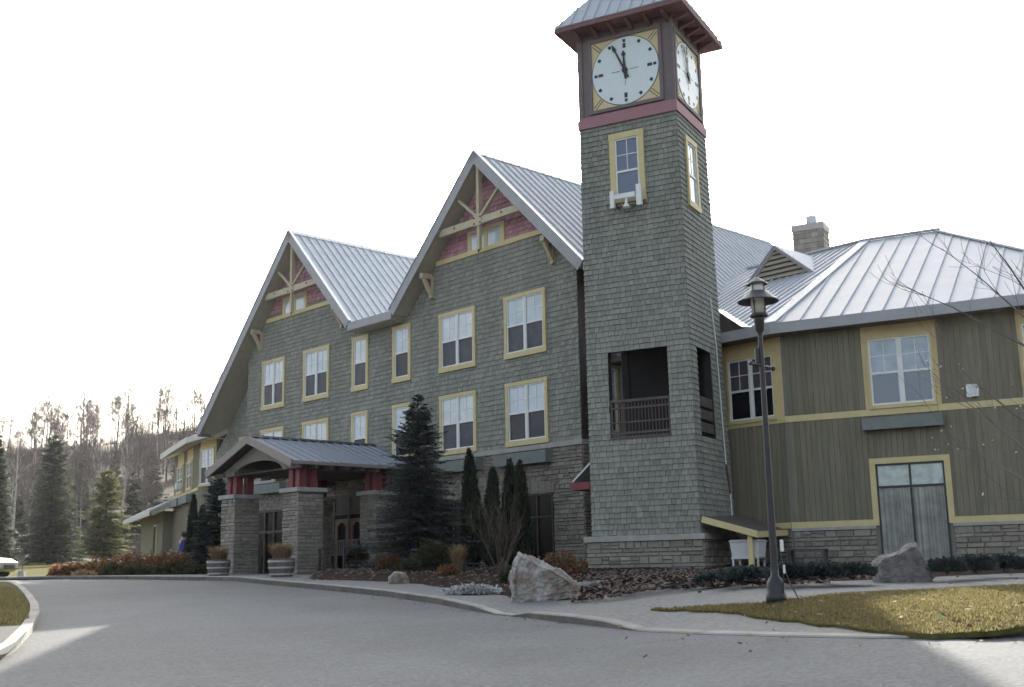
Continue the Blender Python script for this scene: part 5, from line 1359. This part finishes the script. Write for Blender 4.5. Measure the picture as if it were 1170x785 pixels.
# creeping junipers along the wing
jn = [(818, 664, 22, 10), (850, 664, 26, 12), (905, 663, 26, 12), (940, 662, 24, 11), (975, 661, 22, 10), (1082, 657, 20, 11), (1115, 655, 22, 12), (1150, 653, 24, 12)]
jl = ['blue-green creeping juniper nearest the tower base', 'creeping juniper in front of the white tank', 'creeping juniper just right of the lamp post', 'creeping juniper second right of the lamp post', 'creeping juniper left of the grey boulder', 'creeping juniper right of the grey boulder', 'creeping juniper below the vent cover', 'creeping juniper at the right edge of the picture']
for i, (px, py, w, h) in enumerate(jn):
    y = gpb(px, py).y; y = min(y, 29.2)
    bush(px, py, w, h*1.15, y, 'juniper', jl[i], 40+i, name='juniper_shrub', group='creeping junipers along the wing', n=2200, leaf=.06, stems=8, up=.6)
# shrubs at the far left
sheet('planting_bed_far', [(-21.5, 45.6), (-14.5, 44.9), (-8.5, 41), (-8.5, 49), (-15, 54), (-21.5, 52)], .05, 'mulch', step=2)
for i in range(11):
    px = 70+i*13.5; y = 49.5-i*.35+rnd.uniform(-.5, .5)
    bush(px, 655, rnd.uniform(12, 17), (15+i*1.6)*rnd.uniform(.85, 1.1), y, 'rust', 'rust-coloured shrub in the long hedge row at the far left', 60+i, group='rust shrubs of the hedge row', bed=False, n=800, leaf=.10, stems=10)
for i in range(8):
    px = 128+i*14; y = 45.8-i*.35
    bush(px, 657, rnd.uniform(11, 16), rnd.uniform(10, 19), y, 'olive', 'low dark green shrub in front of the rust hedge row', 80+i, group='dark shrubs before the hedge row', bed=False, n=800, leaf=.08)
bush(96, 656, 14, 9, 46.6, 'tan', 'low straw-coloured shrub at the left foot of the hedge row', 95, bed=False, n=600, leaf=.08)

# bare trees of the hillside
def bare_tree(seed, h, m_tr):
    R = random.Random(seed); t, c = MB(), MB()
    bend = V((R.uniform(-.06, .06), R.uniform(-.06, .06), 0)); top = h*.93
    P = [V((bend.x*z*math.sin(z/h*3), bend.y*z, z)) for z in [h*k/8 for k in range(9)]]
    P = [P[0]-V((0, 0, .6))] + P[1:]
    t.tube(P, [max(.02, h*.0135*(1-.85*k/8)) for k in range(9)], 6)
    st = R.uniform(.3, .5)
    for k in range(R.randint(13, 18)):
        u = st + (1-st)*(k+R.random())/17; u = min(u, .98); i = min(7, int(u*8)); b = P[i].lerp(P[i+1], u*8-i); a = R.uniform(0, 2*PI)
        L = h*R.uniform(.14, .30)*(1.15-u*.55)
        branch(t, c, b, V((math.cos(a)*.75, math.sin(a)*.75, R.uniform(.5, 1.2))), L, h*.005*(1.3-u), 3, R, .7, .25, .010, (3, 5), n=4)
    r = thing('bare_tree', 'leafless tree on the wooded hillside', 'tree', (0, 0, 0), 0, 'leafless trees on the hillside')
    t.build('trunk', m_tr, r); c.build('crown', 'twig', r); return r
protos = [bare_tree(100+i, 13+i*.8, 'bark' if i % 3 else 'birch') for i in range(6)]
HR = random.Random(77); used = set(); spots = []
for k in range(4000):
    if len(spots) >= 210: break
    y = HR.uniform(118, 265); x = HR.uniform(-.50*y-14, -.185*y)
    if all((x-a)**2+(y-b)**2 > 3.4**2 for a, b in spots): spots.append((x, y))
for k in range(len(spots)):
    x, y = spots[k]
    i = HR.randrange(6); pr = protos[i]
    o = pr if i not in used else copy_tree(pr); used.add(i)
    o.location = (x, y, gz(x, y)); s = HR.uniform(.55, .88); o.scale = (s, s, s*HR.uniform(.9, 1.1)); o.rotation_euler = (0, 0, HR.uniform(0, 6.28))
for i, pr in enumerate(protos):
    if i not in used: pr.location = (-60-i*3, 150, gz(-60-i*3, 150))
# a few young conifers on the slope
l, t = MB(), MB(); conifer(l, t, 7.0, 1.9, random.Random(55), levels=20, per=12, sprays=8, tuft=.6, w=.055)
base = thing('slope_conifer', 'small dark conifer among the leafless trees of the hillside', 'tree', (0, 0, 0), 0, 'conifers on the hillside'); t.build('trunk', 'bark', base); l.build('crown', 'spruce_dark', base)
for k, (px, y) in enumerate(((152, 128), (172, 150), (20, 125), (90, 140), (205, 185), (235, 175), (60, 160), (128, 170))):
    o = base if k == 0 else copy_tree(base); x = at(px, 600, y).x
    o.location = (x, y, gz(x, y)); s = HR.uniform(.8, 1.4); o.scale = (s, s, s); o.rotation_euler = (0, 0, HR.uniform(0, 6))
# brush on the slope
mb = MB(); R = random.Random(5)
for _ in range(26000):
    y = R.uniform(110, 285); x = R.uniform(-.52*y-10, -.17*y); z = gz(x, y)
    if noise.noise(V((x*.05, y*.05, 2))) < -.1: continue
    for k in range(2):
        a = R.uniform(0, 6.28); h = R.uniform(.6, 2.8); w = R.uniform(.02, .06); e = V((x+R.uniform(-.5, .5), y+R.uniform(-.5, .5), z+h)); b = V((x+R.uniform(-.2, .2), y, z-.1))
        mb.add([b+V((-w, 0, 0)), b+V((w, 0, 0)), e], R.random())
tag(mb.build('hillside_brush', 'twig'), kind='stuff')

# near bare tree at the right edge
ft_ = at(1330, 760, 12.5); fx, fy = ft_.x, ft_.y; fz = gz(fx, fy)
r = thing('budding_tree', 'leafless young tree with pale buds reaching in from the right edge', 'tree', (fx, fy, fz))
t, c, bud = MB(), MB(), []
def rel(px, py, y): return at(px, py, y) - V((fx, fy, fz))
t.tube([V((0, 0, -.1)), V((-.03, 0, 1.4)), V((.02, .05, 2.8)), V((-.02, .1, 4.6))], [.09, .075, .055, .02], 8)
R = random.Random(9)
limbs = [((1330, 600), (1235, 560), (1170, 512), (1118, 470), (1062, 428)), ((1325, 520), (1240, 440), (1170, 395), (1090, 352), (1020, 322)), ((1325, 470), (1240, 420), (1170, 362), (1117, 315), (1076, 284)), ((1325, 430), (1240, 390), (1170, 330), (1150, 300), (1128, 272)),
         ((1330, 570), (1240, 510), (1165, 478), (1105, 430), (1070, 378)), ((1330, 640), (1240, 590), (1165, 545), (1120, 520), (1085, 505))]
for k in range(14):
    a = R.uniform(-1.7, 1.9); z = R.uniform(1.2, 4.2); branch(t, c, V((0, .02*z, z)), V((math.cos(a), math.sin(a), R.uniform(.4, 1.0))), R.uniform(.7, 1.5)*(1.3-z*.18), .022, 2, R, .55, .2, .003, (3, 4), bud, 5)
for li, lb_ in enumerate(limbs):
    yy = [12.5, 12.4, 12.2+.3*(li % 3), 12.1+.5*(li % 3), 12.0+.6*(li % 3)]
    pts = [rel(a, b, y) for (a, b), y in zip(lb_, yy)]; pts[0] = V((0, 0, pts[0].z))
    t.tube(pts, [.026, .019, .011, .006, .0025], 6, cap=False)
    for k in range(6):
        u = R.uniform(.25, 1)*3.95; i = min(3, int(u)); b = pts[i].lerp(pts[i+1], u-i); d = (pts[i+1]-pts[i]).normalized()
        nd = (d + V((R.uniform(-.7, .3), R.uniform(-.6, .6), R.uniform(-.45, .7)))).normalized()
        branch(t, c, b, nd, R.uniform(.3, .75), .005, 1, R, .5, .1, .0022, (2, 4), bud, 5)
t.build('trunk', 'twig_fg', r); c.build('twigs', 'twig_fg', r)
mb = MB()
for b in bud:
    if R.random() < .5 and b.z < 3.0: d = V((R.uniform(-1, 1), R.uniform(-1, 1), R.uniform(-.3, 1))).normalized(); s = R.uniform(.008, .016); mb.tube([b, b+d*s*1.2, b+d*s*2.4], [s*.4, s*.7, s*.1], 5)
mb.build('bud', 'bud', r)
r.children[-1]['kind'] = 'stuff'

# ================================================================== CAR (front end shows at the left edge)
cxp = at(14, 650, 58); carx, cary = cxp.x-2.15, 58.0
car = thing('parked_car', 'silver car entering at the far left edge of the picture', 'car', (carx, cary, gz(carx, cary)), math.radians(-8))
prof = [(-2.15, .35), (-2.18, .75), (-2.0, .98), (-1.55, 1.02), (-.95, 1.42), (.15, 1.46), (.95, 1.02), (1.75, .90), (2.1, .72), (2.15, .42), (1.9, .26), (-1.9, .26)]
bm = bmesh.new(); rings = []
for y, k, dz_ in ((-.86, .0, -.0), (-.82, 1, .0), (-.6, 1, .02), (0, 1, .03), (.6, 1, .02), (.82, 1, 0), (.86, 0, 0)):
    ring = []
    for x, z in prof:
        tz = z; ty = y
        if z > 1.1: ty = y*.80
        if k == 0: x *= .97; tz = .42 + (z-.42)*.86 if z < 1.1 else .95+(z-1.1)*.5
        ring.append(bm.verts.new((x, ty, tz+dz_*(1 if z > .5 else 0))))
    rings.append(ring)
for a, b in zip(rings, rings[1:]):
    for i in range(len(prof)): bm.faces.new((a[i], a[(i+1) % len(prof)], b[(i+1) % len(prof)], b[i]))
bm.faces.new(rings[0]); bm.faces.new(rings[-1][::-1]); bmesh.ops.recalc_face_normals(bm, faces=bm.faces)
me = bpy.data.meshes.new('body'); bm.to_mesh(me); bm.free(); me.materials.append(M['car']); body = bpy.data.objects.new('body', me); COL.objects.link(body); body.parent = car
md = body.modifiers.new('b', 'BEVEL'); md.width = .05; md.segments = 3
for x in (-1.32, 1.35):
    for y in (-.80, .80):
        mb = MB(); mb.tube([(x, y-.1, .32), (x, y+.1, .32)], .33, 24); w = mb.build('wheel', 'rubber', car)
        s = -1 if y < 0 else 1
        mb = MB(); mb.tube([(x, y+s*.1, .32), (x, y+s*.112, .32)], .2, 20); mb.build('rim', 'gal', w)
for s in (-1, 1):
    mb = MB(); y0 = s*.70; y1 = s*.725
    mb.hull8([(-1.35, s*.86, 1.0), (.72, s*.86, 1.0), (.10, s*.70, 1.38), (-.88, s*.70, 1.36)], [(-1.35, s*.84, 1.0), (.72, s*.84, 1.0), (.10, s*.68, 1.38), (-.88, s*.68, 1.36)]); mb.build('side_window', 'glass', car)
    mb = MB(); mb.hull8([(1.75, s*.5, .80), (2.06, s*.45, .66), (2.02, s*.80, .66), (1.62, s*.84, .82)], [(1.75, s*.5, .90), (2.10, s*.45, .76), (2.04, s*.81, .76), (1.62, s*.85, .92)]); mb.build('headlight', 'headlamp', car)
    mb = MB(); mb.box(.55, .75, min(s*.84, s*1.02), max(s*.84, s*1.02), .98, 1.12); mb.build('mirror', 'car', car)
mb = MB(); mb.hull8([(.22, -.62, 1.45), (.22, .62, 1.45), (.93, .72, 1.06), (.93, -.72, 1.06)], [(.24, -.62, 1.47), (.24, .62, 1.47), (.96, .72, 1.08), (.96, -.72, 1.08)]); mb.build('windshield', 'glass', car)
mb = MB(); mb.box(2.13, 2.18, -.45, .45, .38, .6); mb.build('grille', 'black', car)

# ================================================================== PERSON behind the shrubs
pp = at(207.5, 640, 47.5); pz_ = gz(pp.x, pp.y)
per = thing('person', 'person in a purple jacket standing behind the dark shrubs near the side building', 'person', (pp.x, pp.y, pz_), math.radians(-60))
def skin(name, verts, edges, radii, m, parent, sub=2):
    me = bpy.data.meshes.new(name); me.from_pydata([tuple(v) for v in verts], edges, []); o = bpy.data.objects.new(name, me); COL.objects.link(o)
    sk = o.modifiers.new('skin', 'SKIN'); o.modifiers.new('sub', 'SUBSURF').render_levels = sub
    for i, rr in enumerate(radii):
        d = me.skin_vertices[0].data[i]; d.radius = rr if isinstance(rr, tuple) else (rr, rr)
    me.skin_vertices[0].data[0].use_root = True
    me.materials.append(M[m]); o.parent = parent; return o
skin('body', [(0, 0, .92), (0, 0, 1.15), (0, .0, 1.38), (0, .02, 1.50), (0, .03, 1.60), (0, .03, 1.70), (.2, 0, 1.38), (.27, 0, 1.12), (.25, -.1, .88), (.25, -.12, .80), (-.2, 0, 1.38), (-.27, 0, 1.12), (-.25, -.1, .88), (-.25, -.12, .80), (.1, 0, .86), (.11, -.01, .48), (.11, .02, .09), (.11, -.14, .04), (-.1, 0, .86), (-.11, -.01, .48), (-.11, .02, .09), (-.11, -.14, .04)],
     [(0, 1), (1, 2), (2, 3), (3, 4), (4, 5), (2, 6), (6, 7), (7, 8), (8, 9), (2, 10), (10, 11), (11, 12), (12, 13), (0, 14), (14, 15), (15, 16), (16, 17), (0, 18), (18, 19), (19, 20), (20, 21)],
     [(.15, .11), (.14, .10), (.16, .11), .055, .085, .08, .065, .05, .04, .035, .065, .05, .04, .035, .09, .06, .045, .04, .09, .06, .045, .04], 'skin', per)
skin('jacket', [(0, 0, .86), (0, 0, 1.15), (0, 0, 1.40), (0, .02, 1.48), (.21, 0, 1.39), (.275, 0, 1.12), (.255, -.08, .90), (-.21, 0, 1.39), (-.275, 0, 1.12), (-.255, -.08, .90)], [(0, 1), (1, 2), (2, 3), (2, 4), (4, 5), (5, 6), (2, 7), (7, 8), (8, 9)], [(.185, .15), (.175, .135), (.185, .14), .085, .085, .07, .058, .085, .07, .058], 'purple', per)
skin('trousers', [(0, 0, .92), (.1, 0, .82), (.11, -.01, .48), (.11, .02, .10), (-.1, 0, .82), (-.11, -.01, .48), (-.11, .02, .10)], [(0, 1), (1, 2), (2, 3), (0, 4), (4, 5), (5, 6)], [(.16, .125), .105, .078, .065, .105, .078, .065], 'jeans', per)
mb = MB(); mb.lathe([(.02, 1.80), (.07, 1.785), (.105, 1.73), (.11, 1.66), (.095, 1.60), (.06, 1.58)], 14, (0, .05, -.01)); mb.build('hair', 'hair', per, smooth=True)

# ================================================================== LIGHT
AZ, EL = math.radians(5.6), math.radians(24.7)
sd = V((math.sin(AZ)*math.cos(EL), math.cos(AZ)*math.cos(EL), math.sin(EL)))
sun = bpy.data.lights.new('sun', 'SUN'); sun.energy = 3.0; sun.angle = math.radians(.6); sun.color = (1, .93, .82)
so = bpy.data.objects.new('sun', sun); COL.objects.link(so); so.rotation_euler = sd.to_track_quat('Z', 'Y').to_euler(); so.location = (0, 0, 60)
w = bpy.data.worlds.new('World'); S.world = w; w.use_nodes = True
N, L = w.node_tree.nodes, w.node_tree.links
sky = N.new('ShaderNodeTexSky'); sky.sky_type = 'NISHITA'; sky.sun_disc = False
sky.sun_elevation = EL; sky.sun_rotation = AZ; sky.air_density = 1.0; sky.dust_density = 5.0; sky.ozone_density = 1.0
bw = N.new('ShaderNodeRGBToBW'); L.new(sky.outputs[0], bw.inputs[0])
tn = N.new('ShaderNodeMix'); tn.data_type = 'RGBA'; tn.blend_type = 'MULTIPLY'; tn.inputs[0].default_value = 1; L.new(bw.outputs[0], tn.inputs[6]); tn.inputs[7].default_value = (1.0, 1.0, .95, 1)
mx = N.new('ShaderNodeMix'); mx.data_type = 'RGBA'; mx.inputs[0].default_value = .5; L.new(sky.outputs[0], mx.inputs[6]); L.new(tn.outputs[2], mx.inputs[7])
L.new(mx.outputs[2], N['Background'].inputs[0]); N['Background'].inputs[1].default_value = .12
hz = MB(); hz.box(-440, 440, -140, 520, -3, 95); ho = hz.build('haze', mat('haze_air', (1, 1, 1))); tag(ho, kind='stuff'); weld(ho)
hm = ho.data.materials[0]; N2, L2 = nodes(hm); N2.clear(); out = N2.new('ShaderNodeOutputMaterial'); vol = N2.new('ShaderNodeVolumePrincipled')
vol.inputs['Color'].default_value = (.92, .94, 1, 1); vol.inputs['Density'].default_value = .0001; vol.inputs['Anisotropy'].default_value = .5
L2.new(vol.outputs[0], out.inputs['Volume'])
S.view_settings.view_transform = 'Standard'; S.view_settings.look = 'None'; S.view_settings.gamma = 1; S.view_settings.exposure = 2.1
S.cycles.max_bounces = 6; S.cycles.use_denoising = True
